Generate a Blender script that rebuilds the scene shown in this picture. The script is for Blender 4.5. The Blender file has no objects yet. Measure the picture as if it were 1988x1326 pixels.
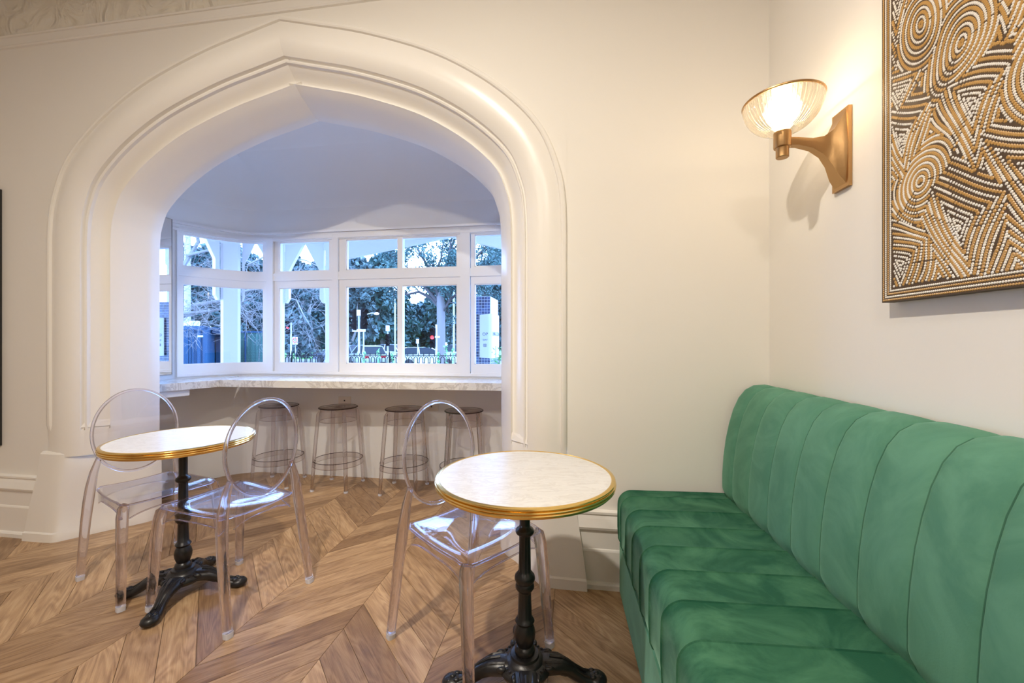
import bpy, bmesh, math, random
from mathutils import Vector, Matrix

random.seed(11)
PI = math.pi
SC = bpy.context.scene
COL = SC.collection

# ------------------------------------------------------------------ camera
YAW = math.radians(8.66)
EYE = 1.2
cam_data = bpy.data.cameras.new('camera')
cam = bpy.data.objects.new('camera', cam_data)
COL.objects.link(cam)
cam.location = (0, 0, EYE)
cam.rotation_euler = (PI / 2, 0, YAW)
cam_data.sensor_fit = 'HORIZONTAL'
cam_data.sensor_width = 36.0
cam_data.lens = 800.0 / 1988.0 * 36.0
cam_data.clip_start = 0.02
cam_data.clip_end = 400
SC.camera = cam

# ------------------------------------------------------------------ view, world, lights
SC.view_settings.view_transform = 'Standard'
SC.view_settings.look = 'None'
SC.view_settings.exposure = 0.13
SC.view_settings.gamma = 1.0
SC.view_settings.use_curve_mapping = False
SC.cycles.max_bounces = 16
SC.cycles.transmission_bounces = 14
SC.cycles.transparent_max_bounces = 24
SC.cycles.diffuse_bounces = 5
SC.cycles.glossy_bounces = 6

SKY_COLOR = (0.30, 0.51, 1.0, 1)
SKY_STRENGTH = 15.0
world = bpy.data.worlds.new('sky')
SC.world = world
world.use_nodes = True
wn = world.node_tree
wn.nodes['Background'].inputs['Color'].default_value = SKY_COLOR
wn.nodes['Background'].inputs['Strength'].default_value = SKY_STRENGTH

def lamp(name, kind, loc, energy, color, size=0.1, target=None, spot=None):
    d = bpy.data.lights.new(name, kind)
    d.energy = energy
    d.color = color
    if kind == 'AREA':
        d.shape = 'DISK'
        d.size = size
    elif kind == 'POINT':
        d.shadow_soft_size = size
    elif kind == 'SPOT':
        d.shadow_soft_size = size
        d.spot_size = math.radians(spot)
        d.spot_blend = 0.6
    o = bpy.data.objects.new(name, d)
    COL.objects.link(o)
    o.location = loc
    if target is not None:
        o.rotation_euler = (Vector(target) - Vector(loc)).to_track_quat('-Z', 'Y').to_euler()
    o['kind'] = 'helper'
    return o

WARM = (1.0, 0.905, 0.775)
lamp('downlight_and_fill', 'AREA', (-0.85, 0.12, 3.36), 72, WARM, 0.10)
lamp('ceiling_spotlight', 'SPOT', (-2.05, -1.3, 3.36), 150, WARM, 0.09, (-1.4, 3.36, .85), 47)
lamp('downlight_and_fill', 'AREA', (-0.3, -1.6, 3.36), 34, WARM, 0.2)  # added fill for the right wall, not a known fitting
lamp('downlight_and_fill', 'AREA', (-2.6, 0.0, 3.36), 5, WARM, 0.12)  # weak added fill towards the left wall, no fitting known there

lamp('bay_fill', 'SPOT', (-1.6, 2.52, 2.74), 85, WARM, 0.04, (-1.62, 2.66, 0), 62)  # added fill: floor bounce brightens the wall under the counter, no real fitting

# ------------------------------------------------------------------ mesh builder
class MB:
    def __init__(self):
        self.v, self.f, self.m = [], [], []
    def add(self, verts, faces, mat=0):
        o = len(self.v)
        self.v += [tuple(p) for p in verts]
        self.f += [tuple(i + o for i in f) for f in faces]
        self.m += [mat] * len(faces)
        return self
    def box(self, a, b, mat=0):
        x0, y0, z0 = a; x1, y1, z1 = b
        return self.add([(x0, y0, z0), (x1, y0, z0), (x1, y1, z0), (x0, y1, z0), (x0, y0, z1), (x1, y0, z1), (x1, y1, z1), (x0, y1, z1)],
                        [(0, 3, 2, 1), (4, 5, 6, 7), (0, 1, 5, 4), (1, 2, 6, 5), (2, 3, 7, 6), (3, 0, 4, 7)], mat)
    def obox(self, M, a, b, mat=0):
        x0, y0, z0 = a; x1, y1, z1 = b
        vs = [M @ Vector(p) for p in [(x0, y0, z0), (x1, y0, z0), (x1, y1, z0), (x0, y1, z0), (x0, y0, z1), (x1, y0, z1), (x1, y1, z1), (x0, y1, z1)]]
        return self.add(vs, [(0, 3, 2, 1), (4, 5, 6, 7), (0, 1, 5, 4), (1, 2, 6, 5), (2, 3, 7, 6), (3, 0, 4, 7)], mat)
    def prism(self, poly, z0, z1, mat=0):
        n = len(poly)
        return self.add([(x, y, z0) for x, y in poly] + [(x, y, z1) for x, y in poly],
                        [tuple(reversed(range(n))), tuple(range(n, 2 * n))] + [(i, (i + 1) % n, n + (i + 1) % n, n + i) for i in range(n)], mat)
    def grid(self, rows, close_u=False, mat=0):
        n = len(rows[0]); m = len(rows)
        vs = [p for r in rows for p in r]
        fs = []
        for i in range(m - 1):
            for j in range(n if close_u else n - 1):
                k = (j + 1) % n
                fs.append((i * n + j, i * n + k, (i + 1) * n + k, (i + 1) * n + j))
        return self.add(vs, fs, mat)
    def lathe(self, prof, c=(0, 0, 0), seg=32, M=None, mat=0, rmod=None):
        rows = []
        for r, z in prof:
            row = []
            for k in range(seg):
                a = 2 * PI * k / seg
                rr = r * (rmod(a, z) if rmod else 1)
                p = Vector((rr * math.cos(a), rr * math.sin(a), z))
                if M is not None: p = M @ p
                row.append((p[0] + c[0], p[1] + c[1], p[2] + c[2]))
            rows.append(row)
        o = len(self.v)
        self.grid(rows, True, mat)
        if prof[0][0] > 1e-6: self.f.append(tuple(o + k for k in reversed(range(seg)))); self.m.append(mat)
        if prof[-1][0] > 1e-6:
            b = o + (len(prof) - 1) * seg
            self.f.append(tuple(b + k for k in range(seg))); self.m.append(mat)
        return self
    def tube(self, path, radii, seg=8, closed=False, up=(0, 0, 1), flat=None, sq=None, mat=0, cap=True):
        """sweep along path; radii scalar/list or (rx, ry) pairs; sq = superellipse power for square-ish bars"""
        P = [Vector(p) for p in path]; n = len(P)
        if not isinstance(radii, list): radii = [radii] * n
        rows = []
        prev = None
        for i in range(n):
            if closed: t = P[(i + 1) % n] - P[i - 1]
            else: t = P[min(i + 1, n - 1)] - P[max(i - 1, 0)]
            t.normalize()
            u = Vector(up)
            if abs(t.dot(u)) > 0.995: u = prev if prev is not None else Vector((1, 0, 0)) if abs(t.x) < 0.9 else Vector((0, 1, 0))
            s = t.cross(u).normalized(); w = s.cross(t).normalized()
            prev = w
            r = radii[i]
            rx, ry = r if isinstance(r, tuple) else (r, r)
            row = []
            for k in range(seg):
                a = 2 * PI * (k + 0.5) / seg
                ca, sa = math.cos(a), math.sin(a)
                if sq:
                    e = 2.0 / sq
                    ca = math.copysign(abs(ca) ** e, ca); sa = math.copysign(abs(sa) ** e, sa)
                row.append(P[i] + s * (rx * ca) + w * (ry * sa))
            rows.append(row)
        o = len(self.v)
        if closed: rows.append(rows[0])
        self.grid(rows, True, mat)
        if not closed and cap:
            self.f.append(tuple(o + k for k in reversed(range(seg)))); self.m.append(mat)
            b = o + (n - 1) * seg
            self.f.append(tuple(b + k for k in range(seg))); self.m.append(mat)
        return self
    def ball(self, c, r, seg=10, rings=6, mat=0):
        rx, ry, rz = r if isinstance(r, tuple) else (r, r, r)
        prof = [(math.sin(PI * i / rings), -math.cos(PI * i / rings)) for i in range(rings + 1)]
        M = Matrix.Diagonal((rx, ry, rz)).to_4x4()
        prof[0] = (1e-7, -1); prof[-1] = (1e-7, 1)
        return self.lathe(prof, c, seg, M, mat)
    def mesh(self, name, mats, smooth=True, fix=True, angle=40):
        me = bpy.data.meshes.new(name)
        me.from_pydata([tuple(p) for p in self.v], [], self.f)
        for m in (mats if isinstance(mats, (list, tuple)) else [mats]): me.materials.append(m)
        if any(self.m): me.polygons.foreach_set('material_index', self.m)
        if fix:
            bm = bmesh.new(); bm.from_mesh(me)
            bmesh.ops.remove_doubles(bm, verts=bm.verts, dist=1e-6)
            bmesh.ops.recalc_face_normals(bm, faces=bm.faces)
            bm.to_mesh(me); bm.free()
        if smooth:
            me.polygons.foreach_set('use_smooth', [True] * len(me.polygons))
            me.set_sharp_from_angle(angle=math.radians(angle))
        me.update()
        return me
    def build(self, name, mats, parent=None, smooth=True, fix=True, angle=40, **kw):
        o = bpy.data.objects.new(name, self.mesh(name, mats, smooth, fix, angle))
        COL.objects.link(o)
        if parent is not None: o.parent = parent
        for k, v in kw.items(): o[k] = v
        return o

def thing(name, label, cat, loc=(0, 0, 0), rz=0.0, group=None):
    o = bpy.data.objects.new(name, None)
    COL.objects.link(o)
    o.empty_display_size = 0.1
    o.location = loc; o.rotation_euler = (0, 0, rz)
    o['label'] = label; o['category'] = cat
    if group: o['group'] = group
    return o

def tag(o, label, cat, group=None):
    o['label'] = label; o['category'] = cat
    if group: o['group'] = group
    return o

def struct(mb, name, mats, parent=None, **k):
    o = mb.build(name, mats, parent, **k)
    if parent is None: o['kind'] = 'structure'
    return o

def copy_tree(o, parent=None):
    c = o.copy(); COL.objects.link(c)
    if parent is not None: c.parent = parent
    for ch in [x for x in bpy.data.objects if x.parent == o]:
        copy_tree(ch, c)
    return c

def put(mesh, name, parent=None, loc=(0, 0, 0), rot=(0, 0, 0)):
    o = bpy.data.objects.new(name, mesh); COL.objects.link(o)
    o.parent = parent; o.location = loc; o.rotation_euler = rot
    return o

# ------------------------------------------------------------------ materials
def mat(name, color=(.8, .8, .8), rough=.5, metal=0., spec=.5, **kw):
    m = bpy.data.materials.new(name); m.use_nodes = True
    b = m.node_tree.nodes['Principled BSDF']
    b.inputs['Base Color'].default_value = (*color, 1)
    b.inputs['Roughness'].default_value = rough
    b.inputs['Metallic'].default_value = metal
    b.inputs['Specular IOR Level'].default_value = spec
    for k, v in kw.items(): b.inputs[k].default_value = v
    return m

def nd(m, t, **kw):
    n = m.node_tree.nodes.new(t)
    for k, v in kw.items():
        if k in n.inputs: n.inputs[k].default_value = v
        else: setattr(n, k, v)
    return n
def lk(m, a, b): m.node_tree.links.new(a, b)
def bsdf(m): return m.node_tree.nodes['Principled BSDF']
def ramp(m, stops):
    r = nd(m, 'ShaderNodeValToRGB')
    el = r.color_ramp.elements
    while len(el) < len(stops): el.new(0.5)
    for e, (p, c) in zip(el, stops): e.position = p; e.color = (*c, 1)
    return r

def add_bump(m, scale, strength, dist=.01, detail=4, stretch=None):
    tc = nd(m, 'ShaderNodeTexCoord'); n = nd(m, 'ShaderNodeTexNoise', Scale=scale, Detail=detail)
    src = tc.outputs['Object']
    if stretch:
        mp = nd(m, 'ShaderNodeMapping'); mp.inputs['Scale'].default_value = stretch
        lk(m, src, mp.inputs[0]); src = mp.outputs[0]
    lk(m, src, n.inputs['Vector'])
    b = nd(m, 'ShaderNodeBump', Strength=strength, Distance=dist)
    lk(m, n.outputs[0], b.inputs['Height']); lk(m, b.outputs[0], bsdf(m).inputs['Normal'])
    return m

M_WALL = add_bump(mat('wall_paint', (.83, .80, .75), .55, spec=.3), 6, .10, .02)
M_TRIM = add_bump(mat('trim_gloss_paint', (.85, .82, .775), .28, spec=.5), 18, .10, .006)
M_CEIL = add_bump(mat('embossed_plaster', (.80, .76, .68), .6, spec=.3), 14, .55, .02, 5)
M_BAYW = add_bump(mat('bay_paint', (.82, .82, .82), .5, spec=.3), 6, .06, .02)
M_WIN = mat('window_gloss_paint', (.85, .85, .86), .3)
M_BLACK = mat('dark_edge', (.02, .02, .022), .4)

def wood():
    m = mat('oak_planks', (.4, .25, .13), .38, spec=.4)
    tc = nd(m, 'ShaderNodeTexCoord'); oi = nd(m, 'ShaderNodeObjectInfo')
    sc = nd(m, 'ShaderNodeVectorMath', operation='SCALE'); sc.inputs['Scale'].default_value = 37.0
    cmb = nd(m, 'ShaderNodeCombineXYZ')
    lk(m, oi.outputs['Random'], cmb.inputs[0]); lk(m, oi.outputs['Random'], cmb.inputs[1]); lk(m, cmb.outputs[0], sc.inputs[0])
    add = nd(m, 'ShaderNodeVectorMath', operation='ADD')
    lk(m, tc.outputs['Object'], add.inputs[0]); lk(m, sc.outputs[0], add.inputs[1])
    mp = nd(m, 'ShaderNodeMapping'); mp.inputs['Scale'].default_value = (1.5, 9, 1)
    lk(m, add.outputs[0], mp.inputs[0])
    n1 = nd(m, 'ShaderNodeTexNoise', Scale=2.4, Detail=6, Roughness=.62, Distortion=1.1); lk(m, mp.outputs[0], n1.inputs['Vector'])
    mp2 = nd(m, 'ShaderNodeMapping'); mp2.inputs['Scale'].default_value = (4, 150, 1)
    lk(m, add.outputs[0], mp2.inputs[0])
    n2 = nd(m, 'ShaderNodeTexNoise', Scale=2.0, Detail=4, Distortion=.4); lk(m, mp2.outputs[0], n2.inputs['Vector'])
    # cathedral figure: level lines of a stretched noise
    mp3 = nd(m, 'ShaderNodeMapping'); mp3.inputs['Scale'].default_value = (.9, 5.5, 1)
    lk(m, add.outputs[0], mp3.inputs[0])
    n3 = nd(m, 'ShaderNodeTexNoise', Scale=1.5, Detail=2, Distortion=.6); lk(m, mp3.outputs[0], n3.inputs['Vector'])
    rg = nd(m, 'ShaderNodeMath', operation='MULTIPLY'); rg.inputs[1].default_value = 95; lk(m, n3.outputs[0], rg.inputs[0])
    sn = nd(m, 'ShaderNodeMath', operation='SINE'); lk(m, rg.outputs[0], sn.inputs[0])
    mr = nd(m, 'ShaderNodeMapRange'); mr.inputs['From Min'].default_value = -1; lk(m, sn.outputs[0], mr.inputs['Value'])
    mx = nd(m, 'ShaderNodeMix', data_type='FLOAT'); mx.inputs[0].default_value = .16
    lk(m, n1.outputs[0], mx.inputs[2]); lk(m, mr.outputs[0], mx.inputs[3])
    mx2 = nd(m, 'ShaderNodeMix', data_type='FLOAT'); mx2.inputs[0].default_value = .30
    lk(m, mx.outputs[0], mx2.inputs[2]); lk(m, n2.outputs[0], mx2.inputs[3])
    r = ramp(m, [(.28, (.18, .097, .048)), (.43, (.33, .202, .106)), (.56, (.45, .292, .160)), (.72, (.56, .395, .238))])
    lk(m, mx2.outputs[0], r.inputs[0])
    tone = ramp(m, [(0, (.62, .56, .52)), (.25, (.80, .76, .73)), (.6, (1.0, .98, .96)), (1, (1.16, 1.15, 1.13))])
    lk(m, oi.outputs['Random'], tone.inputs[0])
    mul = nd(m, 'ShaderNodeMix', data_type='RGBA', blend_type='MULTIPLY'); mul.inputs[0].default_value = 1
    lk(m, r.outputs[0], mul.inputs[6]); lk(m, tone.outputs[0], mul.inputs[7])
    # sparse dark knots
    vo = nd(m, 'ShaderNodeTexVoronoi', Scale=3.0); mpk = nd(m, 'ShaderNodeMapping'); mpk.inputs['Scale'].default_value = (1, 1.7, 1)
    lk(m, add.outputs[0], mpk.inputs[0]); lk(m, mpk.outputs[0], vo.inputs['Vector'])
    kr = ramp(m, [(.0, (.25, .2, .18)), (.035, (.5, .45, .42)), (.06, (1, 1, 1))]); lk(m, vo.outputs['Distance'], kr.inputs[0])
    mul2 = nd(m, 'ShaderNodeMix', data_type='RGBA', blend_type='MULTIPLY'); mul2.inputs[0].default_value = .8
    lk(m, mul.outputs[2], mul2.inputs[6]); lk(m, kr.outputs[0], mul2.inputs[7])
    lk(m, mul2.outputs[2], bsdf(m).inputs['Base Color'])
    b = nd(m, 'ShaderNodeBump', Strength=.18, Distance=.003); lk(m, n2.outputs[0], b.inputs['Height']); lk(m, b.outputs[0], bsdf(m).inputs['Normal'])
    return m
M_WOOD = wood()
M_SUB = mat('floor_joint', (.12, .07, .035), .7)

def marble(name, base, vein, scale, rough=.18, amt=.5):
    m = mat(name, base, rough)
    tc = nd(m, 'ShaderNodeTexCoord'); mp = nd(m, 'ShaderNodeMapping'); mp.inputs['Scale'].default_value = (1, 2.6, 1); mp.inputs['Rotation'].default_value = (0, 0, .5)
    lk(m, tc.outputs['Object'], mp.inputs[0])
    n = nd(m, 'ShaderNodeTexNoise', Scale=scale, Detail=7, Roughness=.62, Distortion=1.6); lk(m, mp.outputs[0], n.inputs['Vector'])
    r = ramp(m, [(.40, base), (.49, tuple(b * (1 - amt) + v * amt for b, v in zip(base, vein))), (.53, base), (.62, tuple(b * .95 for b in base))])
    lk(m, n.outputs[0], r.inputs[0]); lk(m, r.outputs[0], bsdf(m).inputs['Base Color'])
    return m
M_TABLE = marble('white_marble', (.74, .73, .70), (.50, .47, .43), 7, .30, .42)
bsdf(M_TABLE).inputs['Specular IOR Level'].default_value = .3
M_COUNTER = marble('veined_marble', (.80, .78, .74), (.30, .26, .23), 6.5, .2, .5)
M_BRASS = mat('polished_brass', (.83, .58, .20), .16, 1.0)
M_BRONZE = add_bump(mat('aged_brass', (.48, .29, .13), .36, 1.0), 40, .12, .004)
M_IRON = add_bump(mat('black_cast_iron', (.010, .010, .012), .34, spec=.5), 60, .25, .004)
M_OUTLET = mat('outlet_plastic', (.78, .72, .66), .35)
M_SCREW = mat('dark_brass_screw', (.22, .13, .06), .35, 1.0)

def clear_plastic(name, tint, frac, ior=1.33, rough=0.0):
    """clear moulded plastic: part refracting, part straight-through so that light passes into its shadow"""
    m = bpy.data.materials.new(name); m.use_nodes = True
    nt = m.node_tree
    for n in list(nt.nodes):
        if n.type != 'OUTPUT_MATERIAL': nt.nodes.remove(n)
    out = [n for n in nt.nodes if n.type == 'OUTPUT_MATERIAL'][0]
    g = nt.nodes.new('ShaderNodeBsdfGlass'); g.inputs['Color'].default_value = (*tint, 1); g.inputs['IOR'].default_value = ior; g.inputs['Roughness'].default_value = rough
    t = nt.nodes.new('ShaderNodeBsdfTransparent'); t.inputs['Color'].default_value = (*tint, 1)
    mix = nt.nodes.new('ShaderNodeMixShader'); mix.inputs[0].default_value = frac
    nt.links.new(t.outputs[0], mix.inputs[1]); nt.links.new(g.outputs[0], mix.inputs[2])
    nt.links.new(mix.outputs[0], out.inputs[0])
    return m
M_CLEAR = clear_plastic('clear_polycarbonate', (.955, .945, .99), .82, 1.47)
M_SMOKE = clear_plastic('clear_polycarbonate_stool', (.90, .875, .88), .82, 1.45)
M_EDGE = clear_plastic('dark_polycarbonate_edge', (.48, .44, .47), .9, 1.45)
M_PAD = mat('frosted_foot', (.62, .62, .68), .45)

def pane_mat(name, refl=.5, tint=(1, 1, 1)):
    m = bpy.data.materials.new(name); m.use_nodes = True
    nt = m.node_tree
    for n in list(nt.nodes):
        if n.type != 'OUTPUT_MATERIAL': nt.nodes.remove(n)
    out = [n for n in nt.nodes if n.type == 'OUTPUT_MATERIAL'][0]
    t = nt.nodes.new('ShaderNodeBsdfTransparent'); t.inputs[0].default_value = (*tint, 1)
    g = nt.nodes.new('ShaderNodeBsdfGlossy'); g.inputs['Roughness'].default_value = 0.0
    f = nt.nodes.new('ShaderNodeLayerWeight'); f.inputs['Blend'].default_value = .5
    pw = nt.nodes.new('ShaderNodeMath'); pw.operation = 'POWER'; pw.inputs[1].default_value = 5
    nt.links.new(f.outputs['Facing'], pw.inputs[0])
    mu = nt.nodes.new('ShaderNodeMath'); mu.operation = 'MULTIPLY_ADD'; mu.inputs[1].default_value = .96 * refl; mu.inputs[2].default_value = .042 * refl
    nt.links.new(pw.outputs[0], mu.inputs[0])
    mix = nt.nodes.new('ShaderNodeMixShader')
    nt.links.new(mu.outputs[0], mix.inputs[0]); nt.links.new(t.outputs[0], mix.inputs[1]); nt.links.new(g.outputs[0], mix.inputs[2])
    nt.links.new(mix.outputs[0], out.inputs[0])
    return m
M_PANE = pane_mat('window_glass', .6, (.97, .985, 1))
M_SHEET = pane_mat('clear_polycarbonate_sheet', 1.0, (.94, .935, .96))
M_SHEETS = pane_mat('clear_stool_sheet', 1.0, (.95, .93, .93))
M_STOOLTOP = pane_mat('tinted_stool_sheet', 1.0, (.86, .82, .82))
M_MIRROR = mat('mirror_silver', (.86, .88, .9), .01, 1.0)

def velvet(name, a, b):
    m = mat(name, a, .75, spec=.15)
    bs = bsdf(m)
    bs.inputs['Sheen Weight'].default_value = .32; bs.inputs['Sheen Roughness'].default_value = .35; bs.inputs['Sheen Tint'].default_value = (.50, .92, .70, 1)
    tc = nd(m, 'ShaderNodeTexCoord'); oi = nd(m, 'ShaderNodeObjectInfo')
    cmb = nd(m, 'ShaderNodeVectorMath', operation='ADD'); sc = nd(m, 'ShaderNodeVectorMath', operation='SCALE'); sc.inputs['Scale'].default_value = 9
    lk(m, oi.outputs['Location'], sc.inputs[0])
    lk(m, tc.outputs['Object'], cmb.inputs[0]); lk(m, sc.outputs[0], cmb.inputs[1])
    n = nd(m, 'ShaderNodeTexNoise', Scale=5, Detail=6, Roughness=.6, Distortion=1.2); lk(m, cmb.outputs[0], n.inputs['Vector'])
    r = ramp(m, [(.40, a), (.64, b)]); lk(m, n.outputs[0], r.inputs[0]); lk(m, r.outputs[0], bs.inputs['Base Color'])  # noise ramp paints nap highlights into the velvet colour
    n2 = nd(m, 'ShaderNodeTexNoise', Scale=260, Detail=2); lk(m, tc.outputs['Object'], n2.inputs['Vector'])
    bp = nd(m, 'ShaderNodeBump', Strength=.12, Distance=.002); lk(m, n2.outputs[0], bp.inputs['Height']); lk(m, bp.outputs[0], bs.inputs['Normal'])
    return m
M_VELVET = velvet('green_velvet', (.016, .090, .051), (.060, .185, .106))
M_VELVET_LIT = velvet('green_velvet_lit', (.080, .222, .148), (.115, .285, .192))  # lighter copy of the velvet; light on back and base put into the colour

# ================================================================== ROOM SHELL
YW = 2.07        # face of the arch wall
XC = -1.615      # centre of arch and bay
ZCEIL = 3.4
XL, XR, YB = -4.6, 0.892, -4.2
SKEW = math.atan(.0379)
def xr(y): return XR + .0379 * (YW - y)

# ---- floor: chevron planks on a dark bed
sub = MB().box((-4.8, YB - .2, -.05), (1.4, 3.6, -.004))
floor = struct(sub, 'floor', M_SUB, smooth=False)
W, PITCH = .43, .165
def plank_mesh(sgn):
    g = .0009
    c = math.sqrt(.5)
    pts = [(-W / 2 + g, -W / 2 * sgn - PITCH / 2 + g * 1.4), (W / 2 - g, W / 2 * sgn - PITCH / 2 + g * 1.4), (W / 2 - g, W / 2 * sgn + PITCH / 2 - g * 1.4), (-W / 2 + g, -W / 2 * sgn + PITCH / 2 - g * 1.4)]
    a = -sgn * PI / 4
    loc = [(x * math.cos(a) - y * math.sin(a), x * math.sin(a) + y * math.cos(a)) for x, y in pts]
    return MB().prism(loc, -.012, 0).mesh('plank', M_WOOD, smooth=False)
pm = {1: plank_mesh(1), -1: plank_mesh(-1)}
for c in range(-3, 9):
    xc = -.74 - W * c
    sgn = -1 if c % 2 == 0 else 1
    # planks run down to the right in the column between the spines at x=-.955 and x=-.525
    for k in range(-8, 13):
        y = 1.76 - W / 2 + PITCH / 2 + k * PITCH
        if y < .35 or y > 3.75: continue
        if xc < -2.95 and y > 2.5: continue
        if xc > 0 and y > 2.45: continue
        o = put(pm[sgn], 'plank', floor, (xc, y, 0), (0, 0, sgn * PI / 4))
# the rest of the floor, behind the photographer
MB().box((-4.8, YB - .2, -.004), (1.4, .12, 0)).build('floor_surface', M_WOOD, floor, smooth=False)
MB().box((-4.8, .12, -.004), (-4.1, 2.4, -.0005)).build('floor_surface', M_WOOD, floor, smooth=False)

# ---- arch curve
CTRL = [(1.545, 1.50), (1.545, 1.62), (1.545, 1.75), (1.540, 1.90), (1.517, 2.05), (1.439, 2.25), (1.302, 2.415), (1.10, 2.576), (.84, 2.722), (.49, 2.852), (.20, 2.928), (0, 2.978)]
def catmull(P, n):
    out = []
    for i in range(len(P) - 1):
        p0 = P[max(i - 1, 0)]; p1 = P[i]; p2 = P[i + 1]; p3 = P[min(i + 2, len(P) - 1)]
        for k in range(n):
            t = k / n
            out.append(tuple(.5 * ((2 * b) + (-a + c) * t + (2 * a - 5 * b + 4 * c - d) * t * t + (-a + 3 * b - 3 * c + d) * t ** 3) for a, b, c, d in zip(p0, p1, p2, p3)))
    out.append(P[-1])
    return out
RH = catmull(CTRL, 5)                     # right half, springing -> apex
def arch_pts(d):
    """right half of the arch line, moved inward by d"""
    out = []
    n = len(RH)
    for i, (x, z) in enumerate(RH):
        a = RH[max(i - 1, 0)]; b = RH[min(i + 1, n - 1)]
        tx, tz = b[0] - a[0], b[1] - a[1]; L = math.hypot(tx, tz)
        nx, nz = -tz / L, tx / L          # inward
        if i == n - 1:
            s = abs(tx) / L
            out.append((0.0, z - d / s))
        else:
            out.append((x + nx * d, z + nz * d))
    return out
OUT = arch_pts(-.03)

def wall_with_arch(y, x0, x1, z1, curve, flip=False, zb=0.0):
    mb = MB()
    hw = curve[0][0]
    right = [(XC + x, z) for x, z in curve]
    left = [(XC - x, z) for x, z in curve]
    mb.add([(x0, y, zb), (left[0][0], y, zb), (left[0][0], y, z1), (x0, y, z1)], [(0, 1, 2, 3)])
    mb.add([(right[0][0], y, zb), (x1, y, zb), (x1, y, z1), (right[0][0], y, z1)], [(0, 1, 2, 3)])
    for side in (right, left):
        for a, b in zip(side[:-1], side[1:]):
            mb.add([(a[0], y, a[1]), (b[0], y, b[1]), (b[0], y, z1), (a[0], y, z1)], [(0, 1, 2, 3)])
    return mb
struct(wall_with_arch(YW, XL, XR + .02, ZCEIL, OUT), 'wall_back', M_WALL, smooth=False, fix=False)
INN = arch_pts(.357)
YIN = 2.42
struct(wall_with_arch(YIN, -4.9, 1.4, 3.3, INN), 'wall_back', M_BAYW, smooth=False, fix=False)

# ---- arch surround: one moulding profile swept up the jambs and round the arch
PROF = [(-.03, 2.072), (-.03, 2.062), (-.024, 2.055), (-.012, 2.053), (-.004, 2.056), (.000, 2.067), (.02, 2.062), (.05, 2.056), (.085, 2.057), (.115, 2.063), (.14, 2.074), (.158, 2.086),
        (.168, 2.094), (.172, 2.114), (.180, 2.117), (.184, 2.108), (.192, 2.113), (.195, 2.130), (.203, 2.136), (.220, 2.158), (.24, 2.181), (.256, 2.196), (.262, 2.198), (.269, 2.184), (.276, 2.196), (.288, 2.214), (.305, 2.246),
        (.322, 2.290), (.336, 2.322), (.348, 2.350), (.355, 2.375), (.357, 2.42)]
def plain_y(d):
    P = [(-.03, 2.067), (.004, 2.062), (.05, 2.056), (.085, 2.057), (.115, 2.063), (.14, 2.074), (.165, 2.092), (.272, 2.188), (.288, 2.214), (.305, 2.246), (.336, 2.322), (.357, 2.42)]
    for a, b in zip(P[:-1], P[1:]):
        if d <= b[0] + 1e-9: return a[1] + (b[1] - a[1]) * (d - a[0]) / (b[0] - a[0])
    return P[-1][1]
mb = MB()
for sg in (1, -1):
    cols = []
    for d, y in PROF:
        base = XC + sg * (1.545 - d)
        col = [(base, plain_y(d), .50), (base, plain_y(d), .655), (base, min(y, plain_y(d)) if abs(y - plain_y(d)) < .004 else y, .69)]
        col += [(XC + sg * x, y, z) for x, z in arch_pts(d)]
        cols.append(col)
    mb.grid(cols)
arch_trim = struct(mb, 'trim_1', M_TRIM, fix=False, angle=28)
# small sloped stops where the hollows end
for sg in (1, -1):
    st = MB()
    xa, xb = XC + sg * (1.545 - .168), XC + sg * (1.545 - .266)
    ya, yb2 = plain_y(.168), plain_y(.266)
    st.add([(xa, ya - .001, .672), (xb, yb2 - .001, .672), (xb, yb2 + .012, .712), (xa - sg * .010, ya + .026, .712), (xa, ya + .03, .672), (xb, yb2 + .03, .672)], [(0, 1, 2, 3), (0, 3, 4), (1, 5, 2)])
    st.build('moulding_stop', M_TRIM, arch_trim, smooth=False)

# ---- battered plinth blocks under each jamb
def plinth_profile(f):
    """plan points (d, Y) at batter f (0 top .. 1 bottom)"""
    return [(-.06 - .07 * f, 2.078), (-.06 - .07 * f, 2.046 - .04 * f), (.02, 2.044 - .036 * f), (.075, 2.046 - .034 * f), (.10, 2.056 - .030 * f), (.125, 2.078 - .018 * f),
            (.25, 2.214 + .012 * f), (.305, 2.262 + .016 * f), (.345, 2.318 + .016 * f), (.360, 2.375), (.362, 2.43)]
mb = MB()
for sg in (1, -1):
    rows = []
    for z, f, pull in [(0, 1.0, 0), (.048, .96, 0), (.056, .93, .006), (.2, .66, .006), (.40, .18, .006), (.515, 0, .002), (.528, -.02, .012), (.534, -.05, .045)]:
        rows.append([(XC + sg * (1.545 - d + (0 if i > 1 else 0)), y + pull * (1 if 0 < i < 9 else 0), z) for i, (d, y) in enumerate(plinth_profile(f))])
    mb.grid(rows)
struct(mb, 'trim_2', M_TRIM, fix=False, angle=30)

# ---- baseboards (profile extruded)
BPROF = [(0, 0), (.040, 0), (.040, .022), (.034, .03), (.026, .034), (.026, .178), (.023, .186), (.019, .19), (.019, .272), (.016, .279), (.030, .284), (.034, .296), (.022, .335), (.016, .350), (.022, .358), (.022, .368), (0, .374)]
def baseboard(name, p, q, nrm):
    mb = MB()
    rows = [[(e[0] + nrm[0] * d, e[1] + nrm[1] * d, z) for d, z in BPROF] for e in (p, q)]
    mb.grid(rows)
    return struct(mb, name, M_TRIM, fix=False, smooth=False)
baseboard('baseboard_left', (XL, YW), (XC - 1.60, YW), (0, -1))
baseboard('baseboard_right', (XC + 1.60, YW), (XR, YW), (0, -1))

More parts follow.
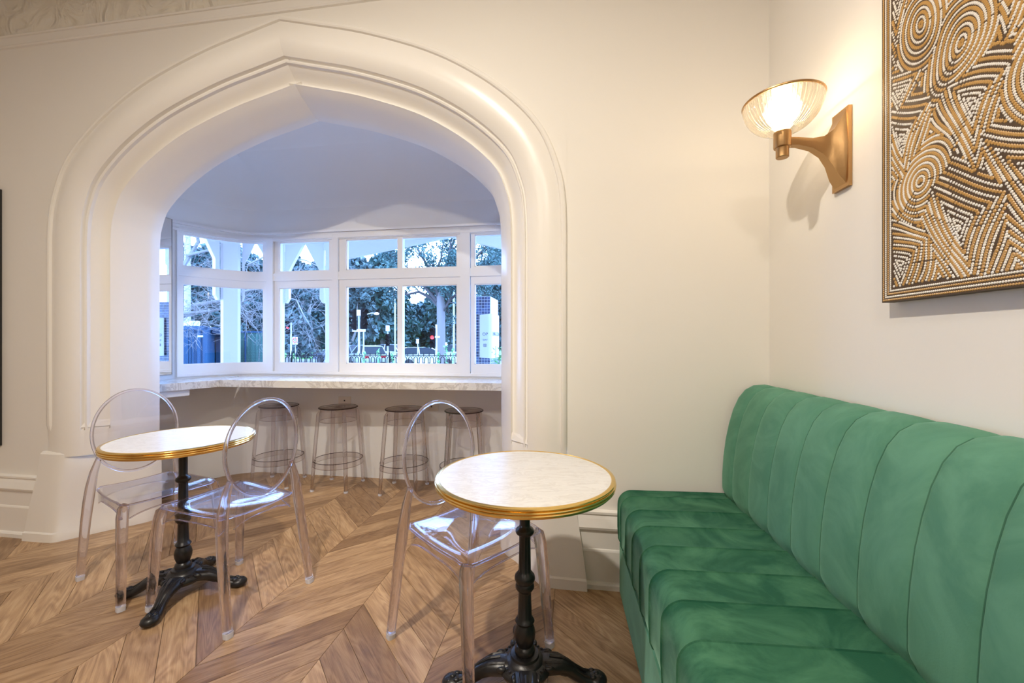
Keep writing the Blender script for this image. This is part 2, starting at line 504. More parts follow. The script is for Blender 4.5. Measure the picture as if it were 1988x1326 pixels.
# ---- right wall (slightly out of square), left, rear, ceiling
struct(MB().add([(xr(YW + .05), YW + .05, 0), (xr(YB), YB, 0), (xr(YB), YB, ZCEIL), (xr(YW + .05), YW + .05, ZCEIL)], [(0, 1, 2, 3)]), 'wall_right', M_WALL, smooth=False, fix=False)
struct(MB().add([(XL, YW, 0), (XL, YB, 0), (XL, YB, ZCEIL), (XL, YW, ZCEIL)], [(0, 1, 2, 3)]), 'wall_left', M_WALL, smooth=False, fix=False)
struct(MB().add([(XL, YB, 0), (1.3, YB, 0), (1.3, YB, ZCEIL), (XL, YB, ZCEIL)], [(0, 1, 2, 3)]), 'wall_rear', M_WALL, smooth=False, fix=False)
struct(MB().box((XL, YB, ZCEIL), (1.4, YW + .05, ZCEIL + .05)), 'ceiling', M_CEIL, smooth=False)

# ---- picture-rail cornice and the embossed frieze above it
mb = MB()
CP = [(0, 3.022), (.010, 3.026), (.014, 3.034), (.010, 3.043), (.006, 3.046), (.006, 3.088), (.012, 3.090), (.016, 3.097), (.010, 3.104), (0, 3.108)]
for p, q, n in (((XL, YW), (XR + .01, YW), (0, -1)), ):
    mb.grid([[(e[0], e[1] + n[1] * d, z) for d, z in CP] for e in (p, q)])
mb.grid([[(xr(yy) - d, yy, z) for d, z in CP] for yy in (YW, YB)])
struct(mb, 'trim_3', M_TRIM, fix=False, smooth=False)
mb = MB(); mb.add([(XL, YW - .006, 3.108), (XR, YW - .006, 3.108), (XR, YW - .006, ZCEIL), (XL, YW - .006, ZCEIL)], [(0, 1, 2, 3)])
def embossed():
    m = mat('embossed_frieze', (.80, .76, .68), .5)
    tc = nd(m, 'ShaderNodeTexCoord')
    n = nd(m, 'ShaderNodeTexNoise', Scale=5, Detail=2, Distortion=3.5); lk(m, tc.outputs['Object'], n.inputs['Vector'])
    v = nd(m, 'ShaderNodeTexVoronoi', Scale=9); v.feature = 'SMOOTH_F1'; lk(m, tc.outputs['Object'], v.inputs['Vector'])
    w = nd(m, 'ShaderNodeMath', operation='MULTIPLY'); lk(m, n.outputs[0], w.inputs[0]); lk(m, v.outputs['Distance'], w.inputs[1])
    b = nd(m, 'ShaderNodeBump', Strength=.9, Distance=.06); lk(m, w.outputs[0], b.inputs['Height']); lk(m, b.outputs[0], bsdf(m).inputs['Normal'])
    return m
struct(mb, 'trim_4', embossed(), fix=False, smooth=False)

# ================================================================== BAY
def bez(a, b, c, n):
    return [((1 - t) ** 2 * a[0] + 2 * t * (1 - t) * b[0] + t * t * c[0], (1 - t) ** 2 * a[1] + 2 * t * (1 - t) * b[1] + t * t * c[1]) for t in [i / n for i in range(n + 1)]]
PATH = [(-3.28, 2.40), (-3.28, 2.62), (-3.28, 2.92)] + bez((-3.268, 2.955), (-3.07, 3.40), (-2.80, 3.40), 12) + [(-2.2, 3.40), (-1.6, 3.40), (-1.0, 3.40)] + bez((-.40, 3.40), (-.16, 3.40), (.038, 2.955), 12) + [(.05, 2.92), (.05, 2.62), (.05, 2.40)]
CUM = [0.0]
for a, b in zip(PATH[:-1], PATH[1:]): CUM.append(CUM[-1] + math.hypot(b[0] - a[0], b[1] - a[1]))
NRM = []
for i in range(len(PATH)):
    a = PATH[max(i - 1, 0)]; b = PATH[min(i + 1, len(PATH) - 1)]
    L = math.hypot(b[0] - a[0], b[1] - a[1]); NRM.append((-(b[1] - a[1]) / L, (b[0] - a[0]) / L))
def at_s(s):
    for i in range(len(CUM) - 1):
        if s <= CUM[i + 1] + 1e-9:
            t = (s - CUM[i]) / (CUM[i + 1] - CUM[i])
            p = tuple(a + (b - a) * t for a, b in zip(PATH[i], PATH[i + 1])); n = tuple(a + (b - a) * t for a, b in zip(NRM[i], NRM[i + 1]))
            L = math.hypot(*n); return p, (n[0] / L, n[1] / L)
    return PATH[-1], NRM[-1]
def s_range(s0, s1):
    return [s0] + [c for c in CUM if s0 + 1e-4 < c < s1 - 1e-4] + [s1]
S_END = CUM[-1]
I_FLAT = PATH.index((-2.80, 3.40)); S_FLAT = CUM[I_FLAT]
def sx(x): return S_FLAT + (x + 2.80)
def s_bearing(u):
    """arc length where a sight line at the given bearing (from the survey of the photograph) meets the bay wall"""
    ang = math.atan((u - 994) / 800.0) - YAW
    dx, dy = math.sin(ang), math.cos(ang)
    for i in range(len(PATH) - 1):
        a, b = PATH[i], PATH[i + 1]
        ca = a[0] * dy - a[1] * dx; cb = b[0] * dy - b[1] * dx
        if ca * cb <= 0 and abs(ca - cb) > 1e-9:
            return CUM[i] + (CUM[i + 1] - CUM[i]) * ca / (ca - cb)
def rail(mb, s0, s1, d0, d1, z0, z1, m=0):
    rows = []
    for s in s_range(s0, s1):
        p, n = at_s(s)
        q = lambda d, z: (p[0] + n[0] * d, p[1] + n[1] * d, z)
        rows.append([q(d0, z0), q(d1, z0), q(d1, z1), q(d0, z1)])
    o = len(mb.v)
    mb.grid(rows, True, m)
    mb.f.append((o, o + 3, o + 2, o + 1)); mb.m.append(m)
    b = o + 4 * (len(rows) - 1)
    mb.f.append((b, b + 1, b + 2, b + 3)); mb.m.append(m)
    return mb
Z_SILL, Z_HEAD = .925, 2.135
# wall under the windows, frieze and coved ceiling
mb = rail(MB(), 0, S_END, 0, .20, -.02, Z_SILL - .02)
struct(mb, 'wall_bay_lower', M_BAYW, angle=20)
mb = MB()
rail(mb, 0, S_END, 0, .20, Z_HEAD, 3.0)
struct(mb, 'wall_bay_upper', M_BAYW, angle=20)
s2a, s2b = s_bearing(346), s_bearing(519)
mb = MB()
rail(mb, 0, s2a - .002, 0, .20, Z_SILL - .02, Z_HEAD)
rail(mb, S_END - s2a - .1, S_END, 0, .20, Z_SILL - .02, Z_HEAD)
struct(mb, 'wall_bay_pier', M_BAYW, angle=20)
mb = MB()
COVE = [(0, 2.395), (-.012, 2.44)] + [(-.012 - .36 * (1 - math.cos(a)), 2.44 + .33 * math.sin(a)) for a in [PI / 2 * i / 9 for i in range(1, 10)]]
rows = []
for s in s_range(0, S_END):
    p, n = at_s(s)
    rows.append([(p[0] + n[0] * d, p[1] + n[1] * d, z) for d, z in COVE])
mb.grid(rows)
mb.box((-3.3, 2.41, 2.769), (.07, 3.2, 2.80))
struct(mb, 'ceiling_bay', M_BAYW, fix=False, angle=30)
# picture moulding above the window heads
mb = MB()
rail(mb, 0, S_END, -.020, .001, 2.178, 2.192); rail(mb, 0, S_END, -.010, .001, 2.192, 2.20)
struct(mb, 'trim_5', M_WIN, smooth=False)
mb = MB()
rail(mb, s2a - .07, S_END - s2a + .07, -.014, .001, Z_HEAD - .012, Z_HEAD + .006)
struct(mb, 'trim_6', M_WIN, smooth=False)

# ---- windows: frame posts, transom, sashes, panes
ZT0, ZT1 = 1.752, 1.822
def window(idx, s0, s1, g0, g1, mull=None, posts=(0, 0)):
    fr = MB()
    rail(fr, s0, s1, -.004, .11, ZT0, ZT1)                        # transom
    rail(fr, s0, s1, -.004, .11, Z_HEAD - .02, Z_HEAD + .02)      # head
    rail(fr, s0, s1, -.012, .13, Z_SILL - .02, Z_SILL + .004)     # sill
    if posts[0]: rail(fr, s0 - posts[0], s0, -.012, .12, Z_SILL - .02, Z_HEAD + .01)
    if posts[1]: rail(fr, s1, s1 + posts[1], -.012, .12, Z_SILL - .02, Z_HEAD + .01)
    w = struct(fr, 'window_%d' % idx, M_WIN, angle=25)
    for z0, z1, zg0, zg1, nm in ((Z_SILL + .004, ZT0, 1.003, 1.688, 'lower_sash'), (ZT1, Z_HEAD - .012, 1.836, 2.106, 'upper_sash')):
        sh = MB()
        d0, d1 = .006, .05
        rail(sh, s0 + .004, s1 - .004, d0, d1, z0, zg0); rail(sh, s0 + .004, s1 - .004, d0, d1, zg1, z1)
        rail(sh, s0 + .004, g0, d0, d1, zg0, zg1); rail(sh, g1, s1 - .004, d0, d1, zg0, zg1)
        b = .007                                                   # glazing bead
        rail(sh, g0, g1, .014, .028, zg0, zg0 + b); rail(sh, g0, g1, .014, .028, zg1 - b, zg1)
        rail(sh, g0, g0 + b, .014, .028, zg0, zg1); rail(sh, g1 - b, g1, .014, .028, zg0, zg1)
        sash = sh.build(nm, M_WIN, w, angle=25)
        spans = [(g0, g1)]
        if mull:
            rail(mm := MB(), mull[0], mull[1], .006, .05, zg0, zg1); mm.build('mullion', M_WIN, sash, angle=25)
            spans = [(g0, mull[0]), (mull[1], g1)]
        for a, c in spans:
            rail(MB(), a - .002, c + .002, .030, .034, zg0 - .002, zg1 + .002).build('pane', M_PANE, sash, angle=20)
    return w
w1 = window(1, s2a, s2b, s_bearing(355.5), s_bearing(509.7), posts=(.012, sx(-2.726) - s2b))
hinge = MB()
for z in (1.02, 1.60):
    rail(hinge, sx(-2.734), sx(-2.722), -.018, -.008, z, z + .075)
hinge.build('hinge', M_WIN, w1)
window(2, sx(-2.726), sx(-2.139), sx(-2.674), sx(-2.176), posts=(0, .055))
window(3, sx(-2.084), sx(-.961), sx(-2.014), sx(-.994), (sx(-1.531), sx(-1.483)), posts=(0, .085))
window(4, sx(-.876), sx(-.43), sx(-.84), sx(-.47), posts=(0, .05))
window(5, sx(-.38), S_END - s2a - .1, sx(-.34), S_END - s2a - .15)

# ---- mirror panel on the left pier
mt = MB().box((-3.278, 2.44, .93), (-3.258, 2.917, 2.20)).build('wall_mirror', M_BLACK, smooth=False)
tag(mt, 'tall frameless mirror with a dark edge on the left side of the bay', 'mirror')
MB().add([(-3.2575, 2.442, .932), (-3.2575, 2.911, .932), (-3.2575, 2.911, 2.198), (-3.2575, 2.442, 2.198)], [(0, 1, 2, 3)]).build('mirror_glass', M_MIRROR, mt, smooth=False, fix=False)

# ---- counter
ct = thing('window_counter', 'veined marble counter wrapping the bay under the windows', 'counter', (XC, 3.0, .835))
def cpoly(pts): return [(x - XC, y - 3.0) for x, y in pts]
side = [(-3.275, 2.425), (-3.275, 2.86), (-3.262, 2.90)]
curve = [p for p in PATH if 2.90 <= p[1] and p[0] < -2.79]
MB().prism(cpoly([(-3.025, 2.425), (-2.829, 2.925)] + [(p[0] + .004, p[1] - .004) for p in reversed(curve[:9])] + [(-3.275, 2.86), (-3.275, 2.425)]), 0, .055).build('side_slab', M_COUNTER, ct, smooth=False)
rc = [p for p in PATH if 2.90 <= p[1] and p[0] > -.41]
MB().prism(cpoly([(-2.828, 2.927), (-.42, 3.01), (-.25, 2.425), (.045, 2.425)] + [(p[0] - .004, p[1] - .004) for p in reversed(rc)] + [(p[0] + .003, p[1] - .004) for p in reversed(curve[9:])]), 0, .055).build('main_slab', M_COUNTER, ct, smooth=False)
MB().prism(cpoly([(-3.06, 2.425), (-2.93, 2.76), (-2.945, 2.766), (-3.075, 2.431)]), -.05, 0).build('support_batten', M_BAYW, ct, smooth=False)
bt = MB(); rail(bt, S_FLAT, sx(-.42), -.022, 0.0, .785, .8345)
struct(bt, 'trim_7', M_BAYW, smooth=False)

# ---- outlets
def outlet(x, z, label):
    o = thing('power_outlet', label, 'outlet', (x, 3.399, z))
    MB().box((-.058, -.008, -.036), (.058, 0, .036)).build('cover_plate', M_OUTLET, o, smooth=False)
    MB().box((-.006, -.0095, -.005), (.006, -.0075, .007)).build('socket_hole', M_BLACK, o, smooth=False)
outlet(-1.215, .640, 'pale socket plate with a dark hole on the bay wall right of the third stool')
outlet(-2.02, .675, 'pale socket plate on the bay wall just behind the second stool')

# ================================================================== FURNITURE
# ---- bistro tables
def rim_prof():
    P = [(.286, -.002), (.300, -.002), (.303, .002)]
    for z0, r in ((.004, .3035), (.013, .305), (.022, .303)):
        for k in range(5):
            a = -PI / 2 + PI * k / 4
            P.append((r + .0045 * math.cos(a), z0 + .004 + .0042 * math.sin(a)))
    P += [(.302, .0305), (.297, .0318), (.2935, .0305), (.2935, .028), (.286, .028), (.286, -.002)]
    return P
def make_table():
    t = thing('bistro_table', '', 'table')
    top = MB().lathe([(1e-6, .716), (.294, .716), (.294, .7385), (.2925, .7395), (1e-6, .7395)], seg=96)
    top.build('marble_top', M_TABLE, t, angle=30)
    MB().lathe([(r, z + .710) for r, z in rim_prof()], seg=96).build('brass_rim', M_BRASS, t, angle=25)
    flute = lambda a, z: 1 - .07 * (abs(math.sin(a * 6)) ** .7 if .24 < z < .53 or .56 < z < .69 else 0) * (1 if not .325 < z < .395 else 0)
    prof = [(.055, .708), (.055, .700), (.022, .694), (.0185, .68), (.0185, .565), (.020, .556), (.030, .549), (.033, .541), (.030, .533), (.020, .526), (.0195, .515),
            (.0215, .405), (.026, .398), (.034, .388), (.036, .377), (.032, .367), (.029, .362), (.032, .356), (.033, .346), (.028, .338), (.0215, .332), (.022, .325), (.0245, .245),
            (.030, .238), (.034, .231), (.030, .224), (.027, .220), (.033, .208), (.0375, .190), (.036, .172), (.029, .152), (.026, .146), (.033, .140), (.036, .130), (.034, .118)]
    MB().lathe(prof, seg=48, rmod=flute).build('column', M_IRON, t, angle=45)
    hub = MB().lathe([(.034, .122), (.048, .118), (.050, .110), (.062, .104), (.066, .098), (.080, .094), (.090, .084), (.092, .074), (.084, .060), (.06, .050), (1e-6, .05)], seg=48)
    for k in range(30):
        a = 2 * PI * k / 30
        hub.ball((.078 * math.cos(a), .078 * math.sin(a), .094), .0055, 6, 4)
    hub.build('base_hub', M_IRON, t, angle=40)
    leg = MB()
    path = [(.05, 0, .078), (.09, 0, .079), (.125, 0, .074), (.155, 0, .060), (.180, 0, .042), (.205, 0, .027), (.235, 0, .021), (.258, 0, .020)]
    rad = [(.046, .026), (.043, .025), (.035, .024), (.027, .022), (.024, .020), (.027, .018), (.032, .019), (.026, .017)]
    leg.tube(path, rad, 12, sq=2.4)
    leg.ball((.248, 0, .022), (.040, .036, .0215), 14, 8)
    for s in (-1, 1):                                             # raised ribs and leaf scroll
        leg.tube([(.07, s * .024, .098), (.115, s * .020, .096), (.150, s * .014, .080), (.178, s * .011, .062), (.205, s * .012, .046), (.225, s * .014, .040)], [.006, .0065, .006, .0055, .005, .005], 6)
        leg.ball((.236, s * .015, .038), (.013, .009, .008), 8, 5)
        leg.ball((.262, s * .012, .034), (.011, .009, .007), 8, 5)
        leg.ball((.080, s * .040, .090), (.020, .010, .010), 8, 5)
    leg.tube([(.085, 0, .104), (.125, 0, .099), (.155, 0, .083), (.185, 0, .063), (.215, 0, .047)], [.006, .0055, .005, .0045, .004], 6)
    leg.ball((.250, 0, .040), (.012, .010, .008), 8, 5)
    leg.tube([(.050, 0, .060), (.105, 0, .052), (.145, 0, .036)], [(.010, .008), (.010, .01), (.006, .005)], 6)
    me = leg.mesh('leg', M_IRON, angle=45)
    for k in range(4): put(me, 'leg', t, (0, 0, 0), (0, 0, k * PI / 2))
    return t
t1 = make_table()
t1['label'] = 'round marble bistro table with brass rim standing between two clear chairs by the arch'
t1['group'] = 'round marble bistro tables'
t2 = copy_tree(t1)
t1.location = (-1.856, 1.716, 0); t1.rotation_euler = (0, 0, math.radians(20)); t1.scale = (.96, .96, 1)
t2['label'] = 'round marble bistro table with brass rim standing beside the green banquette'
t2.location = (-.172, 1.425, 0); t2.rotation_euler = (0, 0, math.radians(10))

# ---- clear chairs
def make_chair():
    c = thing('dining_chair', '', 'chair')
    def edge(y):                                                  # half width of the seat at y
        t = (y + .195) / .42
        return .160 + .034 * t + .008 * math.sin(PI * max(0, min(1, t)))
    ny, nx = 20, 20
    def top(x, y):
        w = edge(y); u = x / w; t = (y + .195) / .42
        z = .463 + .012 * t * t
        z -= .017 * (1 - u * u) * math.sin(PI * min(1, max(0, .15 + .85 * t))) ** .8
        z -= .020 * max(0, t - .86) / .14 * (1 - .25 * u * u)
        z -= .008 * max(0, abs(u) - .9) / .1
        return z
    s = MB()
    T, B = [], []
    for j in range(ny + 1):
        y = -.195 + .42 * j / ny
        w = edge(y)
        if j == 0: w -= .016
        if j == ny: w -= .022
        if j == ny - 1: w -= .006
        T.append([(w * (2 * i / nx - 1), y, top(w * (2 * i / nx - 1), y)) for i in range(nx + 1)])
        B.append([(p[0] * .994, p[1], p[2] - .006) for p in T[-1]])
    s.grid(T); s.grid(B)
    n = nx + 1
    ring = lambda R: R[0] + [r[-1] for r in R[1:-1]] + R[-1][::-1] + [r[0] for r in R[-2:0:-1]]
    s.grid([ring(T), ring(B)], True)
    s.build('seat', M_SHEET, c, angle=50)
    er = T[0] + [r[-1] for r in T[1:-1]] + T[-1][::-1] + [r[0] for r in T[-2:0:-1]]
    MB().tube([(p[0], p[1], p[2] - .003) for p in er], (.0042, .0042), 8, closed=True).build('seat_edge', M_CLEAR, c, angle=60)
    # apron with arched lower edges
    a = MB(); ae = MB()
    def skirt(pts, drop):
        m = len(pts)
        rows = []
        for i, (x, y) in enumerate(pts):
            t = i / (m - 1); h = drop(t); zt = top(max(-edge(y), min(edge(y), x)) * .99, y) - .006
            d = Vector((pts[min(i + 1, m - 1)][0] - pts[max(i - 1, 0)][0], pts[min(i + 1, m - 1)][1] - pts[max(i - 1, 0)][1])).normalized()
            nx_, ny_ = -d.y * .0025, d.x * .0025
            rows.append([(x - nx_, y - ny_, zt), (x + nx_, y + ny_, zt), (x + nx_, y + ny_, zt - h), (x - nx_, y - ny_, zt - h)])
        o = len(a.v); a.grid(rows, True)
        ae.tube([((r[2][0] + r[3][0]) / 2, (r[2][1] + r[3][1]) / 2, r[2][2]) for r in rows], (.0034, .0034), 6)
        a.f += [(o, o + 1, o + 2, o + 3), tuple(o + 4 * (m - 1) + k for k in (3, 2, 1, 0))]; a.m += [0, 0]
    arch = lambda t: .036 + .030 * abs(2 * t - 1) ** 3
    for sg in (-1, 1):
        skirt([(sg * (edge(-.17 + .36 * k / 12) - .006), -.17 + .36 * k / 12) for k in range(13)], arch)
    skirt([(-.165 + .33 * k / 12, .212 + .006 * math.sin(PI * k / 12)) for k in range(13)], arch)
    skirt([(-.138 + .276 * k / 12, -.186) for k in range(13)], lambda t: .024 + .03 * abs(2 * t - 1) ** 3)
    ap = a.build('seat_apron', M_SHEET, c, angle=40)
    ae.build('apron_edge', M_CLEAR, ap, angle=60)
    for sg in (-1, 1):
        p = [(.176, .196, .452), (.184, .206, .440), (.190, .213, .40), (.194, .221, .32), (.198, .231, .20), (.204, .243, .06), (.205, .245, .022)]
        l = MB().tube([(sg * x, y, z) for x, y, z in p], [(.014, .014), (.019, .019), (.020, .020), (.019, .019), (.0175, .0175), (.0155, .0155), (.015, .015)], 16, up=(0, 1, 0), sq=4.5)
        lo = l.build('leg', M_CLEAR, c, angle=35)
        MB().tube([(sg * .205, .245, .022), (sg * .206, .246, 0)], [(.0165, .0165), (.0155, .0155)], 12, up=(0, 1, 0), sq=4).build('foot_pad', M_PAD, lo)
        p = [(.152, -.186, .612), (.160, -.184, .585), (.173, -.183, .54), (.184, -.184, .47), (.191, -.190, .40), (.197, -.203, .30), (.202, -.224, .15), (.205, -.245, .022)]
        l = MB().tube([(sg * x, y, z) for x, y, z in p], [(.009, .011), (.012, .013), (.015, .016), (.0185, .019), (.019, .019), (.018, .018), (.0165, .0165), (.015, .015)], 16, up=(0, 1, 0), sq=4.5)
        lo = l.build('leg', M_CLEAR, c, angle=35)
        MB().tube([(sg * .205, -.245, .022), (sg * .206, -.247, 0)], [(.0165, .0165), (.0155, .0155)], 12, up=(0, 1, 0), sq=4).build('foot_pad', M_PAD, lo)
    A, Bh, yc, zc, tau = .184, .222, -.188, .723, math.radians(2.2)
    def ov(k, w): return (A * k * math.cos(w), yc - Bh * k * math.sin(w) * math.sin(tau) - .016 * (1 - (k * math.cos(w)) ** 2), zc + Bh * k * math.sin(w) * math.cos(tau))
    N = 64
    bp = MB()
    for off in (-.002, .002):
        rows = []
        for k in (.001, .3, .55, .75, .88, .965):
            rows.append([(p[0], p[1] + off, p[2]) for p in [ov(k, 2 * PI * i / N) for i in range(N)]])
        bp.grid(rows, True)
    bp.grid([[(p[0], p[1] + off, p[2]) for p in [ov(.965, 2 * PI * i / N) for i in range(N)]] for off in (-.002, .002)], True)
    bp.build('back_panel', M_SHEET, c, angle=50)
    MB().tube([ov(.972, 2 * PI * i / N) for i in range(N)], (.0068, .0085), 12, closed=True, up=(0, 1, 0), sq=3).build('back_rim', M_CLEAR, c, angle=50)
    return c
c1 = make_chair()
c1['group'] = 'clear oval-backed chairs'
c2 = copy_tree(c1); c3 = copy_tree(c1)
for o, p, h, l in ((c1, (-2.159, 1.830), -21.3 + 1.0, 'clear plastic oval-backed chair tucked behind the left marble table against the arch pier'),
                   (c2, (-1.589, 1.726), 169.7 - 1.0, 'clear plastic oval-backed chair in front of the left table, facing the arch pier'),
                   (c3, (-.417, 1.600), -33 - 2.5, 'clear plastic oval-backed chair facing the banquette under the right marble table')):
    o.location = (*p, 0); o.rotation_euler = (0, 0, math.radians(h - 90)); o['label'] = l

# ---- clear bar stools
def make_stool():
    s = thing('bar_stool', '', 'stool')
    MB().lathe([(1e-6, .651), (.147, .651), (.150, .654), (.150, .658), (.147, .660), (.015, .6585), (.012, .6565), (1e-6, .6565)], seg=48).build('seat_disc', M_STOOLTOP, s, angle=40)
    ring_ = lambda r, z, w: MB().tube([(r * math.cos(2 * PI * k / 48), r * math.sin(2 * PI * k / 48), z) for k in range(48)], w, 6, closed=True)
    ring_(.149, .656, .0042).build('disc_edge', M_EDGE, s)
    ring_(.143, .548, .0022).build('skirt_edge', M_SMOKE, s)
    ring_(.189, .232, .0026).build('ring_edge', M_EDGE, s); ring_(.1918, .190, .0022).build('ring_edge', M_SMOKE, s)
    MB().lathe([(.1375, .650), (.1405, .650), (.1445, .548), (.1415, .548), (.1375, .650)], seg=48).build('seat_skirt', M_SHEETS, s, angle=40)
    MB().lathe([(.187, .232), (.1905, .232), (.1935, .190), (.190, .190), (.187, .232)], seg=48).build('foot_ring', M_SHEETS, s, angle=40)
    l = MB()
    p = [(.148, 0, .632), (.156, 0, .612), (.160, 0, .56), (.176, 0, .38), (.191, 0, .20), (.203, 0, .012)]
    l.tube(p, [(.012, .006), (.0155, .011), (.016, .0125), (.015, .0125), (.0145, .012), (.013, .011)], 12, up=(1, 0, 0), sq=4.5)
    lm = l.mesh('leg', M_SMOKE, angle=35)
    pm_ = MB().tube([(.203, 0, .012), (.204, 0, 0)], [(.0155, .0135), (.0155, .0135)], 12, up=(1, 0, 0), sq=3).mesh('foot_pad', M_PAD)
    for k in range(4):
        lo = put(lm, 'leg', s, (0, 0, 0), (0, 0, PI / 4 + k * PI / 2))
        put(pm_, 'foot_pad', lo)
    return s
st = make_stool(); st['group'] = 'clear stools under the window counter'
for i, (x, y, r, l) in enumerate([(-2.485, 3.165, 8, 'clear round bar stool at the bay corner, first from the side slab of the counter'), (-1.940, 3.165, 2, 'clear round bar stool under the counter, second from the bay corner'),
                                  (-1.362, 3.165, 3, 'clear round bar stool left of the socket plate, third from the bay corner'), (-.862, 3.150, 14, 'clear round bar stool beside the right arch pier, last along the counter')]):
    o = st if i == 0 else copy_tree(st)
    o.location = (x, y, 0); o.rotation_euler = (0, 0, math.radians(r)); o['label'] = l

# ---- banquette
bq = thing('banquette', 'long green velvet banquette with vertical channel back along the right wall', 'bench', (xr(2.05) - .010, 2.045, 0), SKEW)
CH, NCH = .152, 17
def channel(prof, bulge, w=CH, drop=.0075):
    """padded channel: prof = list of (x, z, nx, nz), along -Y by w"""
    ts = [0, .012, .028, .06, .12, .25, .5, .75, .88, .94, .972, .988, 1]
    rows = []
    for t in ts:
        h = bulge * (1 - abs(2 * t - 1) ** 5) - (drop if t in (0, 1) else 0)
        rows.append([(x + nx * h, -w * t, z + nz * h) for x, z, nx, nz in prof])
    return MB().grid(rows)
def with_normals(P):
    out = []
    for i, p in enumerate(P):
        a = P[max(i - 1, 0)]; b = P[min(i + 1, len(P) - 1)]
        dx, dz = b[0] - a[0], b[1] - a[1]; L = math.hypot(dx, dz)
        out.append((p[0], p[1], dz / L, -dx / L))
    return out
def arc(cx, cz, r, a0, a1, n): return [(cx + r * math.cos(math.radians(a0 + (a1 - a0) * i / n)), cz + r * math.sin(math.radians(a0 + (a1 - a0) * i / n))) for i in range(n + 1)]
seatP = [(-.12, .492), (-.20, .494), (-.30, .494), (-.42, .493), (-.54, .491)] + arc(-.615, .428, .063, 88, 180, 8) + [(-.679, .38), (-.679, .32), (-.676, .262), (-.668, .244), (-.650, .238)]
backP = [(-.150, .478), (-.182, .482)] + arc(-.160, .535, .043, 205, 180, 3) + [(-.203, .59), (-.198, .67), (-.188, .75), (-.174, .82), (-.156, .885), (-.133, .938), (-.106, .973), (-.075, .991), (-.035, .995), (-.002, .986)]
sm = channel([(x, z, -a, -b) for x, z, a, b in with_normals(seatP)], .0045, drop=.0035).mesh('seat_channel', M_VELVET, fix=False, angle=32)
bm_ = channel([(x, z, -a, -b) for x, z, a, b in with_normals(backP)], .011).mesh('back_channel', M_VELVET_LIT, fix=False, angle=32)
for k in range(NCH):
    put(sm, 'seat_channel', bq, (0, -k * CH + .075, 0)) if k else None
    put(bm_, 'back_channel', bq, (0, -k * CH + .045, 0)) if k else None
# first (part) channels that end at the back wall
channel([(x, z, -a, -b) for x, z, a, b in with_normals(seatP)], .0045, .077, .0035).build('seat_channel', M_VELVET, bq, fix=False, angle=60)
channel([(x, z, -a, -b) for x, z, a, b in with_normals(backP)], .011, .107).build('back_channel', M_VELVET_LIT, bq, fix=False, angle=60)
LEN = -NCH * CH + .06
MB().prism([(-.672, 0), (-.004, 0), (-.004, LEN), (-.672, LEN)], .01, .24).build('base', M_VELVET_LIT, bq, smooth=False)
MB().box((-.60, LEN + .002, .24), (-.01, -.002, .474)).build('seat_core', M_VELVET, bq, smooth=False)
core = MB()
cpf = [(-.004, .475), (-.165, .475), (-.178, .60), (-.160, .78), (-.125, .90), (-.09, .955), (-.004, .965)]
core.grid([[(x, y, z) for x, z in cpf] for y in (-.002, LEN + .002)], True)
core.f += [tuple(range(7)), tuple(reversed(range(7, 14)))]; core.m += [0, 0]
core.build('back_core', M_VELVET_LIT, bq, smooth=False)

